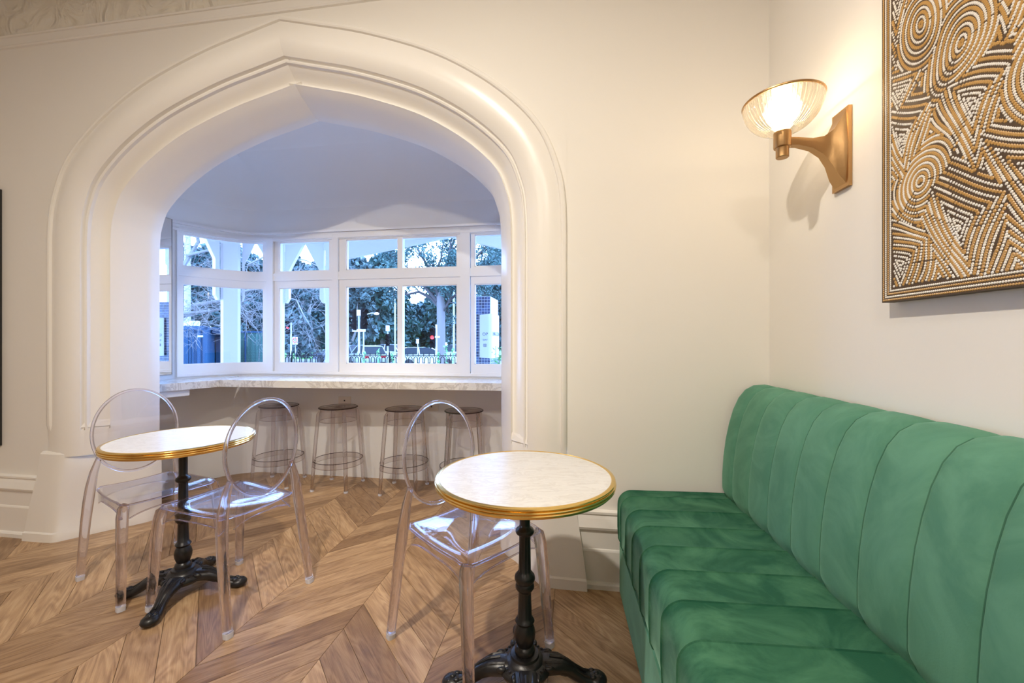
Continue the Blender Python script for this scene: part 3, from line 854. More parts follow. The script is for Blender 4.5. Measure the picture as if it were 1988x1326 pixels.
# ---- dotted canvas on the right wall
def make_art():
    a = thing('dot_painting', 'large ochre and white dotted canvas hung on the right wall beside the sconce', 'painting', (xr(1.345) - .006, 1.345, 1.312), SKEW)
    AW, AH, TH = .95, 1.25, .032
    canv = mat('canvas_black', (.075, .042, .018), .6)
    MB().box((-TH, -AW, 0), (0, 0, AH)).build('canvas', canv, a, smooth=False)
    rnd = random.Random(5)
    # motif centres (u from the left edge, v up), radii and stretch
    MOT = [(.135, .285, .088, 1.0, 'o'), (.215, .58, .10, 1.25, 'o'), (.12, .70, .085, 1.35, 'o'), (.46, .42, .13, 1.05, 'o'), (.40, .88, .10, 1.2, 'o'), (.70, .62, .12, 1.1, 'o'), (.66, .22, .10, 1, 'o'), (.15, 1.02, .10, 1.2, 'o'), (.75, 1.0, .12, 1.1, 'o'), (.5, 1.16, .09, 1, 'o'),
           (.055, .085, .07, 1.3, 't'), (.245, .17, .09, 1.4, 't'), (.085, .46, .07, 1.6, 't'), (.28, .41, .075, 1.3, 't'), (.33, .66, .08, 1.2, 't'), (.05, .82, .06, 1.9, 't'), (.27, .80, .07, .8, 't'), (.06, .585, .05, 1, 't'), (.40, .22, .08, 1.3, 't'), (.52, .70, .08, 1.1, 't'), (.85, .42, .09, 1.2, 't'), (.82, .8, .09, 1.2, 't'), (.55, .06, .07, .8, 't')]
    def dist(m, u, v):
        cx, cy, R, st, kind = m
        dx, dy = u - cx, (v - cy) / st
        if kind == 'o': return math.hypot(dx, dy)
        return max(dy * .9 + .3 * dx, -dy * .6 + dx * .95, -dy * .55 - dx * .95) + .006       # three-sided cell
    def field(u, v):
        best = 1e9
        for m in MOT:
            d = dist(m, u, v)
            w = d - m[2] * .55
            if w < best: best = w; val = d
        # ripple towards the straight border bands
        b = min(u, v, AW - u, AH - v)
        if b < .032: return 10 + b
        return val
    STEP = .0077
    cell = .0082
    gw, gh = int(AW / cell), int(AH / cell)
    hexv = [(math.cos(PI / 3 * k), math.sin(PI / 3 * k)) for k in range(6)]
    dots = {0: MB(), 1: MB()}
    placed = {}
    def free(u, v, r):
        k = (int(u / .006), int(v / .006))
        for i in (-1, 0, 1):
            for j in (-1, 0, 1):
                for q in placed.get((k[0] + i, k[1] + j), ()):
                    if (q[0] - u) ** 2 + (q[1] - v) ** 2 < r * r: return False
        placed.setdefault(k, []).append((u, v)); return True
    def dot(u, v, col, r):
        mb = dots[col]; o = len(mb.v)
        for cu, cv in hexv: mb.v.append((-TH - .0001, -(u + r * cu), v + r * cv))
        for cu, cv in hexv: mb.v.append((-TH - .0013, -(u + .6 * r * cu), v + .6 * r * cv))
        for k in range(6): mb.f.append((o + k, o + (k + 1) % 6, o + 6 + (k + 1) % 6, o + 6 + k)); mb.m.append(0)
        mb.f.append(tuple(o + 6 + k for k in range(6))); mb.m.append(0)
    # follow the level lines of each motif's distance field
    def trace(m):
        lev = STEP * .6
        n = 0
        while lev < .42 and n < 60:
            pts = []
            ang = 0
            while ang < 2 * PI:
                # radius along this bearing where dist == lev
                ca, sa = math.cos(ang), math.sin(ang)
                d1 = dist(m, m[0] + ca * .01, m[1] + sa * .01) - (.006 if m[4] == 't' else 0)
                r = (lev - (.006 if m[4] == 't' else 0)) * .01 / max(d1, 1e-5)
                wob = 1 + (.05 * math.sin(3 * ang + m[0] * 40) if lev > m[2] else 0)
                yield m[0] + ca * r * wob, m[1] + sa * r * wob, n
                ang += (.0052 if m[4] == 'o' else .003) / max(r, .0025)
            lev += STEP; n += 1
    def owner(u, v):
        best, bi = 1e9, 0
        for i, m in enumerate(MOT):
            w = dist(m, u, v) - m[2] * .75
            if w < best: best, bi = w, i
        return bi
    e = .004
    # border rows
    for row, col in ((.006, 0), (.0142, 1), (.0224, 0), (.0306, 1)):
        L = 0
        while L < AW - 2 * row:
            for (u, v) in ((row + L, row), (row + L, AH - row)):
                if free(u, v, .0044): dot(u, v, col, .0031)
            L += .0056
        L = 0
        while L < AH - 2 * row:
            for (u, v) in ((row, row + L), (AW - row, row + L)):
                if free(u, v, .0044): dot(u, v, col, .0031)
            L += .0056
    for i, m in enumerate(MOT):
        for u, v, n in trace(m):
            if not (.036 < u < AW - .036 and .036 < v < AH - .036): continue
            if owner(u, v) != i: continue
            if m[4] == 't' and n < 3: col = 1
            else: col = 1 if n % 2 == 1 else 0
            wu = .016 * math.sin(9 * v + 2.1 * math.sin(7 * u)) + .008 * math.sin(23 * v + 5 * u)
            wv = .016 * math.sin(8 * u + 1.7 * math.sin(9 * v)) + .007 * math.sin(19 * u - 7 * v)
            u, v = u + wu * min(1, u / .12), v + wv * min(1, v / .12)
            if not (.036 < u < AW - .036 and .036 < v < AH - .036): continue
            if free(u, v, .0047): dot(u, v, col, (.0045 if col == 0 else .0036) + rnd.uniform(-.0003, .0003))
    gold = mat('ochre_paint', (.50, .28, .075), .36); white = mat('white_paint', (.82, .78, .72), .4)
    dots[0].build('ochre_dots', gold, a, smooth=False, fix=False, kind='stuff')
    dots[1].build('white_dots', white, a, smooth=False, fix=False, kind='stuff')
    return a
make_art()

# ---- brass wall sconce
def make_sconce():
    s = thing('wall_sconce', 'brass wall sconce with a ribbed glass bowl lit on the right wall', 'lamp', (xr(1.565) - .001, 1.565, 1.72), SKEW)
    # local: -X into the room, Z up, plate 0..0.27
    pl = MB().box((-.012, -.041, 0), (0, .041, .268))
    pl.build('wall_plate', M_BRONZE, s, smooth=False)
    for z in (.028, .240):
        MB().lathe([(1e-6, .006), (.006, .005), (.0085, 0), (.0085, -.004), (1e-6, -.004)], (-.013, -.018, z), 12, Matrix.Rotation(-PI / 2, 4, 'Y')).build('screw', M_SCREW, s)
    # curved bracket: thick at the plate, sweeping up and out to the cup
    arm = MB()
    top = [(-.012, .262), (-.022, .235), (-.042, .200), (-.07, .180), (-.105, .176), (-.150, .182), (-.190, .185)]
    bot = [(-.012, .012), (-.030, .040), (-.050, .085), (-.072, .118), (-.105, .142), (-.150, .156), (-.190, .158)]
    hw = [.040, .036, .024, .020, .018, .017, .016]
    rows = []
    for (x0, z0), (x1, z1), h in zip(top, bot, hw):
        rows.append([(x0, -h * .75, z0), (x0, h * .75, z0), ((x0 + x1) / 2, h, (z0 + z1) / 2), (x1, h * .75, z1), (x1, -h * .75, z1), ((x0 + x1) / 2, -h, (z0 + z1) / 2)])
    arm.grid(rows, True); o = len(arm.v) - 6; arm.f += [tuple(o + k for k in range(6)), tuple(reversed(range(6)))]; arm.m += [0, 0]
    arm.build('arm', M_BRONZE, s, angle=50)
    cx = -.197
    MB().lathe([(1e-6, .118), (.018, .118), (.020, .120), (.020, .150), (.0205, .152), (.026, .153), (.027, .156), (.027, .205), (.025, .208), (1e-6, .208)], (cx, 0, 0), 32).build('cup', M_BRONZE, s, angle=30)
    # ribbed glass bowl
    prof = []
    for k in range(15):
        t = k / 14
        a = math.radians(6 + 80 * t)
        prof.append((.022 + .098 * math.sin(a) ** .92, .206 + .112 * (1 - math.cos(a)) ** .92))
    R0 = prof[-1][0]
    NR = 64
    gl = MB()
    gl.lathe(prof, (cx, 0, 0), NR * 2)
    for k in range(52):                                           # moulded ribs down the outside
        a = 2 * PI * k / 52
        gl.tube([(cx + (r + .0004) * math.cos(a), (r + .0004) * math.sin(a), z) for r, z in prof[1:]], [max(.0008, .0028 * r / R0) for r, z in prof[1:]], 6)
    inner = [(r - .0035, z + .0015) for r, z in prof]
    gl.lathe(inner, (cx, 0, 0), NR * 2)
    n1 = NR * 4
    g = bpy.data.materials.new('ribbed_glass'); g.use_nodes = True
    nt = g.node_tree
    for n in list(nt.nodes):
        if n.type != 'OUTPUT_MATERIAL': nt.nodes.remove(n)
    out = nt.nodes[0]
    gb = nt.nodes.new('ShaderNodeBsdfGlass'); gb.inputs['Color'].default_value = (.86, .84, .80, 1); gb.inputs['IOR'].default_value = 1.45; gb.inputs['Roughness'].default_value = .03
    tr = nt.nodes.new('ShaderNodeBsdfTransparent'); tl = nt.nodes.new('ShaderNodeBsdfTranslucent'); tl.inputs[0].default_value = (.95, .9, .8, 1)
    m1 = nt.nodes.new('ShaderNodeMixShader'); m1.inputs[0].default_value = .55
    m2 = nt.nodes.new('ShaderNodeMixShader'); m2.inputs[0].default_value = .035
    nt.links.new(tr.outputs[0], m1.inputs[1]); nt.links.new(gb.outputs[0], m1.inputs[2]); nt.links.new(m1.outputs[0], m2.inputs[1]); nt.links.new(tl.outputs[0], m2.inputs[2]); nt.links.new(m2.outputs[0], out.inputs[0])
    gl.build('glass_bowl', g, s, fix=False, angle=60)
    zt = prof[-1][1]
    MB().tube([(cx + (R0 + .0005) * math.cos(2 * PI * k / 96), (R0 + .0005) * math.sin(2 * PI * k / 96), zt + .001) for k in range(96)], .0042, 8, closed=True).build('bowl_rim', M_BRONZE, s)
    em = bpy.data.materials.new('lit_bulb'); em.use_nodes = True
    b = bsdf(em); b.inputs['Emission Color'].default_value = (1, .80, .52, 1); b.inputs['Emission Strength'].default_value = 7
    MB().lathe([(1e-6, .205), (.010, .207), (.012, .225), (.021, .245), (.023, .262), (.017, .279), (1e-6, .284)], (cx, 0, 0), 20).build('bulb', em, s)
    d = bpy.data.lights.new('bulb_light', 'POINT'); d.energy = 4.6; d.color = (1, .80, .55); d.shadow_soft_size = .03
    lo = bpy.data.objects.new('bulb_light', d); COL.objects.link(lo); lo.parent = s; lo.location = (cx, 0, .300); lo['kind'] = 'helper'
    return s
make_sconce()

# ---- dark framed board at the far left of the arch wall
bd = thing('wall_board', 'dark framed board on the wall at the far left of the arch', 'board', (-3.752, YW - .001, .55))
MB().box((-.215, -.035, 0), (.208, 0, 1.60)).build('frame', M_BLACK, bd, smooth=False)
MB().box((-.19, -.038, .025), (.183, -.034, 1.575)).build('panel', mat('board_face', (.05, .045, .04), .5), bd, smooth=False)

# ================================================================== OUTSIDE
def at(u, D, z=0.0):
    """survey bearing (photograph column) and distance along the view axis -> ground position"""
    r = (u - 994) / 800.0 * D
    return (r * math.cos(YAW) - D * math.sin(YAW), r * math.sin(YAW) + D * math.cos(YAW), z)
def zat(v, D): return EYE - (v - 663) / 800.0 * D
GZ = -.6
M_POST = mat('veranda_paint', (.56, .52, .50), .5)
M_PAVE = add_bump(mat('pale_paving', (.20, .20, .20), .8), 3, .2)
M_PORCH = add_bump(mat('porch_paving', (.14, .14, .135), .8), 5, .2)
M_FENCE = mat('black_fence_paint', (.006, .006, .007), .85, spec=.1)
M_ROAD = add_bump(mat('road_asphalt', (.16, .16, .165), .85), 8, .2)
M_LAWN = add_bump(mat('lawn_grass', (.07, .20, .035), .9), 30, .6, .05)
M_BARKP = add_bump(mat('pale_bark', (.24, .22, .20), .8), 14, .5, .02)
M_BARKD = add_bump(mat('dark_bark', (.05, .042, .04), .85), 14, .6, .02)
M_BARKG = add_bump(mat('grey_bark', (.13, .115, .11), .85), 10, .6, .03, stretch=(1, 1, .25))
M_STEELW = mat('galvanised_pole', (.34, .35, .35), .5, .2)
M_DARKM = mat('dark_signal_case', (.004, .004, .005), .9, spec=.08)
def leafmat(name, a, b):
    m = mat(name, a, .6, spec=.3)
    tc = nd(m, 'ShaderNodeTexCoord'); n = nd(m, 'ShaderNodeTexNoise', Scale=1.6, Detail=4); lk(m, tc.outputs['Object'], n.inputs['Vector'])
    r = ramp(m, [(.35, a), (.65, b)]); lk(m, n.outputs[0], r.inputs[0]); lk(m, r.outputs[0], bsdf(m).inputs['Base Color'])
    return m
M_LEAF1 = leafmat('dark_evergreen_leaves', (.010, .030, .031), (.036, .078, .076))
M_LEAF2 = leafmat('grey_green_leaves', (.034, .062, .062), (.085, .128, .122))
M_LEAF3 = leafmat('mid_green_leaves', (.017, .050, .046), (.054, .108, .094))

# ---- ground
def slab(name, pts, z0, z1, m): return struct(MB().prism(pts, z0, z1), name, m, smooth=False)
slab('porch_floor', [(-7.2, 2.45), (3.5, 2.45), (3.5, 6.3), (-3.6, 6.1), (-5.3, 5.2), (-7.2, 3.2)], -.7, -.12, M_PORCH)
slab('footpath', [(-60, 2.3), (30, 2.3), (30, 19), (-60, 15)], -.9, GZ, M_PAVE)
slab('road', [(-110, 14), (50, 17), (50, 44), (-110, 40)], -.95, GZ - .012, M_ROAD)
slab('lawn', [(-140, 37), (70, 40), (70, 140), (-140, 140)], -.9, GZ + .08, M_LAWN)
slab('lawn', [(-20, 24.0), (-14.5, 24.6), (-14.2, 27.5), (-21, 27)], -.9, GZ + .05, M_LAWN)

# ---- veranda posts with brackets, arched fascia boards and roof
PZ = at(300, 4.55); PA = at(448, 5.3); PB = at(543, 5.6); PC = at(642, 5.6); PD = at(1104, 5.7)
def post(p, label, hw=.105, turn=0.0):
    o = thing('veranda_post', label, 'post', (p[0], p[1], -.12), turn, 'white veranda posts')
    c = .03
    poly = [(-hw + c, -hw), (hw - c, -hw), (hw, -hw + c), (hw, hw - c), (hw - c, hw), (-hw + c, hw), (-hw, hw - c), (-hw, -hw + c)]
    MB().prism(poly, .22, 2.55).build('shaft', M_POST, o, smooth=False)
    MB().box((-hw - .02, -hw - .02, 0), (hw + .02, hw + .02, .22)).build('base_block', M_POST, o, smooth=False)
    MB().box((-hw, -hw, 2.55), (hw, hw, 3.12)).build('head_block', M_POST, o, smooth=False)
turnA = math.atan2(PB[1] - PA[1], PB[0] - PA[0])
post(PA, 'white veranda post in front of the dark blue container', turn=turnA)
post(PB, 'slim white veranda post at the left edge of the narrow window', .055)
post(PC, 'slim white veranda post at the right edge of the narrow window', .060)
post(PD, 'white veranda post at the far right end of the wide low arch', .06)
post(PZ, 'white veranda post at the far left end of the veranda', .06)
def fascia(p, q, zs, za, label, inset=.05, zbr=1.72, apex=.5, ha=.085, hb=.085):
    L = math.hypot(q[0] - p[0], q[1] - p[1]); ang = math.atan2(q[1] - p[1], q[0] - p[0])
    o = thing('veranda_arch', label, 'arch', (p[0], p[1], 0), ang)
    th = .03
    xl, xr_ = ha + .003, L - hb - .003
    def panel(P):
        n = len(P)
        return MB().add([(x, -th, z) for x, z in P] + [(x, th, z) for x, z in P], [tuple(range(n)), tuple(reversed(range(n, 2 * n)))] + [(i, n + i, n + (i + 1) % n, (i + 1) % n) for i in range(n)])
    xa = L * apex
    panel([(xl + inset, zs - .07), (xl + inset + .035, zs), (xa, za), (xa, 3.0), (xl, 3.0), (xl, zbr), (xl + inset * .3, zbr), (xl + inset, zbr + .06)]).build('spandrel', M_POST, o, smooth=False)
    panel([(xa, za), (xr_ - inset - .035, zs), (xr_ - inset, zs - .07), (xr_ - inset, zbr + .06), (xr_ - inset * .3, zbr), (xr_, zbr), (xr_, 3.0), (xa, 3.0)]).build('spandrel', M_POST, o, smooth=False)
fascia(PZ, PA, 2.30, 2.66, 'white pointed veranda arch left of the thick post', .05, hb=.15)
fascia(PA, PB, 2.29, 2.52, 'white pointed veranda arch between the thick post and the first slim post', .03, ha=.12)
fascia(PB, PC, 2.22, 2.545, 'white pointed veranda arch framed in the narrow window', .05)
fascia(PC, PD, 2.31, 2.625, 'wide low white veranda arch across the double window', .05)
struct(MB().prism([(-7.0, 2.45), (3.6, 2.45), (3.6, 6.1), (PC[0], PC[1] + .3), (PB[0] - .1, PB[1] + .3), (PA[0] - .2, PA[1] + .3), (-7.0, 3.5)], 3.0, 3.12), 'roof_slab', M_POST, smooth=False)

# ---- tiled pillar with banner
pil = thing('tiled_pillar', 'blue mosaic tiled pillar outside the right window with a white banner around it', 'pillar', (-1.17, 4.99, GZ))
M_TILE = mat('blue_mosaic_tile', (.025, .045, .10), .2); M_GROUT = mat('pale_grout', (.55, .58, .60), .8)
MB().box((-.19, -.24, 0), (.19, .24, 2.33)).build('core', M_GROUT, pil, smooth=False)
tl = mat('blue_mosaic', (.03, .055, .12), .2)
def tile_mat():
    r_ = nd(tl, 'ShaderNodeObjectInfo'); rp = ramp(tl, [(0, (.012, .022, .05)), (.5, (.03, .055, .13)), (1, (.06, .10, .21))]); lk(tl, r_.outputs['Random'], rp.inputs[0]); lk(tl, rp.outputs[0], bsdf(tl).inputs['Base Color'])
tile_mat()
tm = MB().box((-.0148, -.002, -.0148), (.0148, 0, .0148)).mesh('tile', tl, smooth=False)
TP = .0338
n_tile = 0
rest = MB()
for face, (n, half) in (('front', (11, .186)), ('side', (14, .236)), ('left', (14, .236))):
    for j in range(68):
        z = 2.31 - j * TP
        if z < .05: break
        for i in range(n):
            q = -half + TP / 2 + i * TP
            pos, rz = ((q, -.24, z), 0) if face == 'front' else (((.19, q, z), PI / 2) if face == 'side' else ((-.19, q, z), -PI / 2))
            if (z > 2.135 or z < 1.60) and z > 1.50 and face != 'left' or (face == 'front' and q < .09 and z > 1.5):
                put(tm, 'tile', pil, pos, (0, 0, rz)); n_tile += 1
            else:
                rest.obox(Matrix.Translation(pos) @ Matrix.Rotation(rz, 4, 'Z'), (-.0148, -.002, -.0148), (.0148, 0, .0148))
rest.build('small_tiles', tl, pil, smooth=False, fix=False, kind='stuff')
M_BAN = mat('banner_vinyl', (.50, .50, .50), .5); M_INK = mat('grey_lettering', (.06, .06, .065), .6)
ban = MB()
zb0, zb1 = 1.60, 2.13
pr = [(.065, -.262), (.165, -.262), (.192, -.254), (.206, -.238), (.212, -.20), (.212, .20), (.206, .232)]
rows = [[(x, y, zb0 + .012 * (1 - min(1, i / 2))), (x, y, zb1 - .016 * (1 - min(1, i / 2)))] for i, (x, y) in enumerate(pr)]
ban.grid(rows); ban.grid([[(r[0][0] - (.006 if i > 3 else 0), r[0][1] + (.006 if i <= 3 else 0), r[0][2]), (r[1][0] - (.006 if i > 3 else 0), r[1][1] + (.006 if i <= 3 else 0), r[1][2])] for i, r in enumerate(rows)])
bo = ban.build('banner', M_BAN, pil, angle=50)
def text(body, size, parent, M, m=M_INK, name='lettering'):
    cu = bpy.data.curves.new('lettering', 'FONT'); cu.body = body; cu.size = size; cu.align_x = 'LEFT'; cu.extrude = .0004
    tmp = bpy.data.objects.new('lettering', cu); COL.objects.link(tmp)
    bpy.context.view_layer.update()
    me = bpy.data.meshes.new_from_object(tmp.evaluated_get(bpy.context.evaluated_depsgraph_get()))
    bpy.data.objects.remove(tmp)
    me.materials.clear(); me.materials.append(m)
    o = bpy.data.objects.new(name, me); COL.objects.link(o); o.parent = parent; o.matrix_local = M
    return o
RF = Matrix.Rotation(PI / 2, 4, 'X')
RS = Matrix.Rotation(PI / 2, 4, 'Z') @ RF
text('OP', .050, bo, Matrix.Translation((.098, -.2635, 1.870)) @ RF)
text('ENING SOON', .068, bo, Matrix.Translation((.2135, -.215, 1.868)) @ RS)
text('DAV', .028, bo, Matrix.Translation((.104, -.2635, 1.810)) @ RF)
ic = MB()
for a, b in (((.114, -.2642, 1.738), (.144, -.2632, 1.742)), ((.114, -.2642, 1.768), (.144, -.2632, 1.772)), ((.112, -.2642, 1.738), (.116, -.2632, 1.772)), ((.142, -.2642, 1.738), (.146, -.2632, 1.772))): ic.box(a, b)
ic.tube([(.129 + .008 * math.cos(2 * PI * k / 16), -.264, 1.755 + .008 * math.sin(2 * PI * k / 16)) for k in range(16)], .0015, 5, closed=True)
ic.build('printed_icon', M_INK, bo, smooth=False)
# ---- iron fence
FA, FB = at(530, 12.0), at(985, 12.0)
FL = math.hypot(FB[0] - FA[0], FB[1] - FA[1])
fe = thing('iron_fence', 'black iron hairpin fence with spear tops along the footpath', 'fence', (FA[0], FA[1], GZ), math.atan2(FB[1] - FA[1], FB[0] - FA[0]))
zt = zat(690.5, 12) - GZ
MB().box((0, -.008, zt - .008), (FL, .008, zt + .008)).build('rail', M_FENCE, fe, smooth=False)
MB().box((0, -.008, .28), (FL, .008, .30)).build('rail', M_FENCE, fe, smooth=False)
pk = MB()
pitch = .156
loop = [(-.052, 0, .12), (-.052, 0, zt - .10)] + [(.052 * -math.cos(a), 0, zt - .10 + .07 * math.sin(a)) for a in [PI * i / 6 for i in range(1, 6)]] + [(.052, 0, zt - .10), (.052, 0, .12)]
pk.tube(loop, .012, 6, up=(0, 1, 0))
pk.tube([(-.078, 0, zt - .03), (-.078, 0, zt + .02), (-.078, 0, zt + .028), (-.078, 0, zt + .045), (-.078, 0, zt + .085)], [.007, .007, .018, .014, .002], 6)
pk.ball((-.078, 0, zt - .012), (.020, .016, .018), 6, 4)
pk.box((-.093, -.014, zt - .235), (-.063, .014, zt - .205))
pkm = pk.mesh('picket', M_FENCE)
for k in range(int(FL / pitch)):
    put(pkm, 'picket', fe, (.1 + k * pitch, 0, 0))
for k in range(5):
    MB().tube([(.55 + k * 1.42, 0, 0), (.55 + k * 1.42, 0, zt + .06), (.55 + k * 1.42, 0, zt + .15)], [.020, .020, .004], 8).build('fence_post', M_FENCE, fe)

# ---- blue shipping container and mesh fence
M_BLUE = mat('blue_container_paint', (.008, .040, .085), .6, spec=.2); M_BLUE_SHADE = mat('blue_recess_shade', (.005, .02, .045), .6, spec=.2)  # second blue is darkened, shade of the recess put into its colour
ca, cb = at(336, 9.8), at(402, 10.0)
co = thing('site_container', 'dark blue steel site container behind the veranda post', 'container', (ca[0], ca[1], GZ), math.atan2(cb[1] - ca[1], cb[0] - ca[0]))
CL = math.hypot(cb[0] - ca[0], cb[1] - ca[1]); CZ = zat(634, 9.9) - GZ
MB().box((-1.2, 0, .1), (CL, 2.2, CZ)).build('body', M_BLUE, co, smooth=False)
cr = MB()
for k in range(9):
    x = -1.1 + k * .2
    cr.prism([(x, -.03), (x + .06, -.03), (x + .09, .001), (x - .03, .001)], .2, CZ - .09)
cr.build('corrugation', M_BLUE, co, smooth=False)
MB().box((-1.22, -.04, CZ - .08), (CL + .02, .02, CZ + .02)).build('top_rail', M_BLUE, co, smooth=False)
MB().box((CL - .07, -.04, .0), (CL + .02, .05, CZ)).build('corner_post', M_BLUE, co, smooth=False)
for x in (CL - .27, CL - .38):
    MB().tube([(x, -.045, .12), (x, -.045, CZ - .06)], .014, 8).build('lock_rod', M_BLUE, co)
MB().box((CL - .19, -.036, CZ - .25), (CL - .07, -.03, CZ - .21)).build('label_plate', mat('pale_label', (.55, .75, .6), .5), co, smooth=False)
MB().box((CL + .03, .45, 0), (CL + .50, .60, CZ - .03)).build('recessed_door', M_BLUE_SHADE, co, smooth=False)
MB().box((CL + .03, .2, CZ - .16), (CL + .50, .46, CZ - .03)).build('roller_hood', M_BLUE_SHADE, co, smooth=False)
MB().box((CL + .22, .19, CZ - .13), (CL + .40, .199, CZ - .10)).build('red_label', mat('red_label', (.35, .02, .05), .5), co, smooth=False)
ma, mb_ = at(440, 11.2), at(528, 11.4)
mf = thing('mesh_fence', 'teal mesh site fence in blue frames right of the thick veranda post', 'fence', (ma[0], ma[1], GZ), math.atan2(mb_[1] - ma[1], mb_[0] - ma[0]))
ML = math.hypot(mb_[0] - ma[0], mb_[1] - ma[1]); MZ = zat(643, 11.3) - GZ
M_MESH = mat('mesh_wire', (.05, .16, .13), .5); M_SHADE = mat('shade_cloth', (.012, .05, .045), .8)
MB().box((0, .02, .15), (ML, .03, MZ - .03)).build('shade_cloth', M_SHADE, mf, smooth=False)
for x in (0, .45, ML - .03): MB().box((x, -.02, 0), (x + .035, .02, MZ)).build('frame_post', M_BLUE, mf, smooth=False)
MB().box((0, -.02, MZ - .04), (ML, .02, MZ)).build('frame_rail', M_BLUE, mf, smooth=False)
wm = MB()
for k in range(int(ML / .032)): wm.box((k * .032, -.004, .1), (k * .032 + .007, .002, MZ - .03))
for k in range(20): wm.box((0, -.005, .1 + k * .075), (ML, .001, .104 + k * .075))
wm.build('wire_mesh', M_MESH, mf, smooth=False, fix=False, kind='stuff')

# ---- poles, signals, signs
def pole(name, label, cat, u, D, vtop, r=.05, m=M_STEELW):
    p = at(u, D, GZ); h = zat(vtop, D) - GZ
    o = thing(name, label, cat, p, YAW)
    MB().tube([(0, 0, 0), (0, 0, h)], [r * 1.1, r * .9], 10).build('pole', m, o)
    return o, h
def signal_head(o, x, z, lit=None, s=1.0, turn=0.0):
    hd = MB().box((-.11 * s, -.05, -.42 * s), (.11 * s, .10, .42 * s)).build('signal_head', M_DARKM, o, smooth=False)
    hd.location = (x, -.06, z); hd.rotation_euler = (0, 0, turn)
    for k in range(3):
        mm = M_DARKM
        if lit == k:
            mm = bpy.data.materials.new('red_signal'); mm.use_nodes = True
            bsdf(mm).inputs['Base Color'].default_value = (.6, .02, .02, 1); bsdf(mm).inputs['Emission Color'].default_value = (1, .05, .06, 1); bsdf(mm).inputs['Emission Strength'].default_value = 2.2
        zz = (.27 - .27 * k) * s
        MB().lathe([(1e-6, .0), (.085 * s, 0), (.085 * s, .01), (1e-6, .012)], (0, -.05, zz), 16, Matrix.Rotation(PI / 2, 4, 'X')).build('lens', mm, hd)
        v = MB(); v.grid([[(.1 * s * math.cos(a), y, zz + .1 * s * math.sin(a)) for a in [PI * i / 8 for i in range(9)]] for y in (-.05, -.22)])
        v.grid([[(.105 * s * math.cos(a), y, zz + .105 * s * math.sin(a)) for a in [PI * i / 8 for i in range(9)]] for y in (-.05, -.22)])
        v.build('visor', M_DARKM, hd, fix=False)
M_SIGNW = mat('sign_white', (.50, .50, .50), .5)
o, h = pole('traffic_signal', 'tall traffic signal pole with two dark heads and a street name sign', 'traffic light', 697, 22, 604, .06)
signal_head(o, -.26, zat(621, 22) - GZ, s=1.3, turn=-.9); signal_head(o, .30, zat(619, 22) - GZ, s=1.3, turn=.9)
MB().box((-.12, -.10, h - .25), (.12, .06, h + .06)).build('controller_box', M_SIGNW, o, smooth=False)
MB().box((-.34, -.06, zat(644, 22) - GZ), (.36, -.03, zat(639, 22) - GZ)).build('street_name_sign', M_SIGNW, o, smooth=False)
o, h = pole('traffic_signal', 'small traffic signal pole right of the cars beside the street lamp pole', 'traffic light', 753, 26, 632, .05)
signal_head(o, 0, zat(660, 26) - GZ, s=.9); MB().box((-.10, -.12, h - .35), (.10, .04, h)).build('controller_box', M_SIGNW, o, smooth=False)
o, h = pole('street_lamp', 'thin tall street lamp pole left of the window mullion', 'street lamp', 767, 27, 580, .055)
o, h = pole('traffic_signal', 'traffic signal showing red beside the big gum tree trunk', 'traffic light', 847, 18.3, 630, .05)
signal_head(o, -.16, zat(655, 18.3) - GZ, 1, 1.0); MB().box((-.2, -.07, zat(656, 18.3) - GZ), (.16, -.04, zat(652.5, 18.3) - GZ)).build('street_name_sign', M_SIGNW, o, smooth=False)
o, h = pole('street_lamp', 'thin tall street lamp pole right of the big gum tree', 'street lamp', 881, 24, 560, .06)
o, h = pole('road_sign', 'white rectangular road sign on a post behind the fence', 'sign', 811, 21, 658, .03)
MB().box((-.07, -.05, h - .24), (.07, -.03, h)).build('sign_plate', M_SIGNW, o, smooth=False)
o, h = pole('traffic_signal', 'pale traffic signal pole with a red light seen in the narrow window', 'traffic light', 565, 24, 627, .05)
signal_head(o, -.14, zat(636, 24) - GZ, 1, .9)
o, h = pole('speed_sign', 'white speed sign reading 50 in a red circle', 'sign', 573.5, 27, 654, .025)
pl = MB().box((-.175, -.05, h - .50), (.175, -.03, h)).build('sign_plate', M_SIGNW, o, smooth=False)
MB().tube([(.14 * math.cos(2 * PI * k / 32), -.056, h - .22 + .14 * math.sin(2 * PI * k / 32)) for k in range(32)], .022, 6, closed=True).build('red_circle', mat('sign_red', (.65, .03, .04), .5), pl)
text('50', .21, pl, Matrix.Translation((-.115, -.054, h - .29)) @ RF, M_DARKM, 'numerals')
o, h = pole('utility_pole', 'thick pale utility pole behind the container at the left of the curved window', 'pole', 364, 13, 300, .085, M_BARKP)
MB().box((-.2, -.2, zat(634, 13) - GZ), (.25, .2, zat(623, 13) - GZ)).build('meter_box', M_SIGNW, o, smooth=False)
o, h = pole('street_lamp', 'lit street lamp on a bent arm right of the tall traffic signal', 'street lamp', 706, 26, 640, .05)
MB().tube([(0, 0, 0), (0, 0, zat(612, 26) - GZ), (.5, 0, zat(608, 26) - GZ), (.75, 0, zat(608, 26) - GZ)], .035, 8).build('arm', M_STEELW, o)
le = bpy.data.materials.new('lit_lamp_head'); le.use_nodes = True; bsdf(le).inputs['Emission Color'].default_value = (1, .98, .9, 1); bsdf(le).inputs['Emission Strength'].default_value = 4
MB().ball((.82, 0, zat(608, 26) - GZ - .03), (.16, .10, .07), 10, 6).build('lamp_head', le, o)

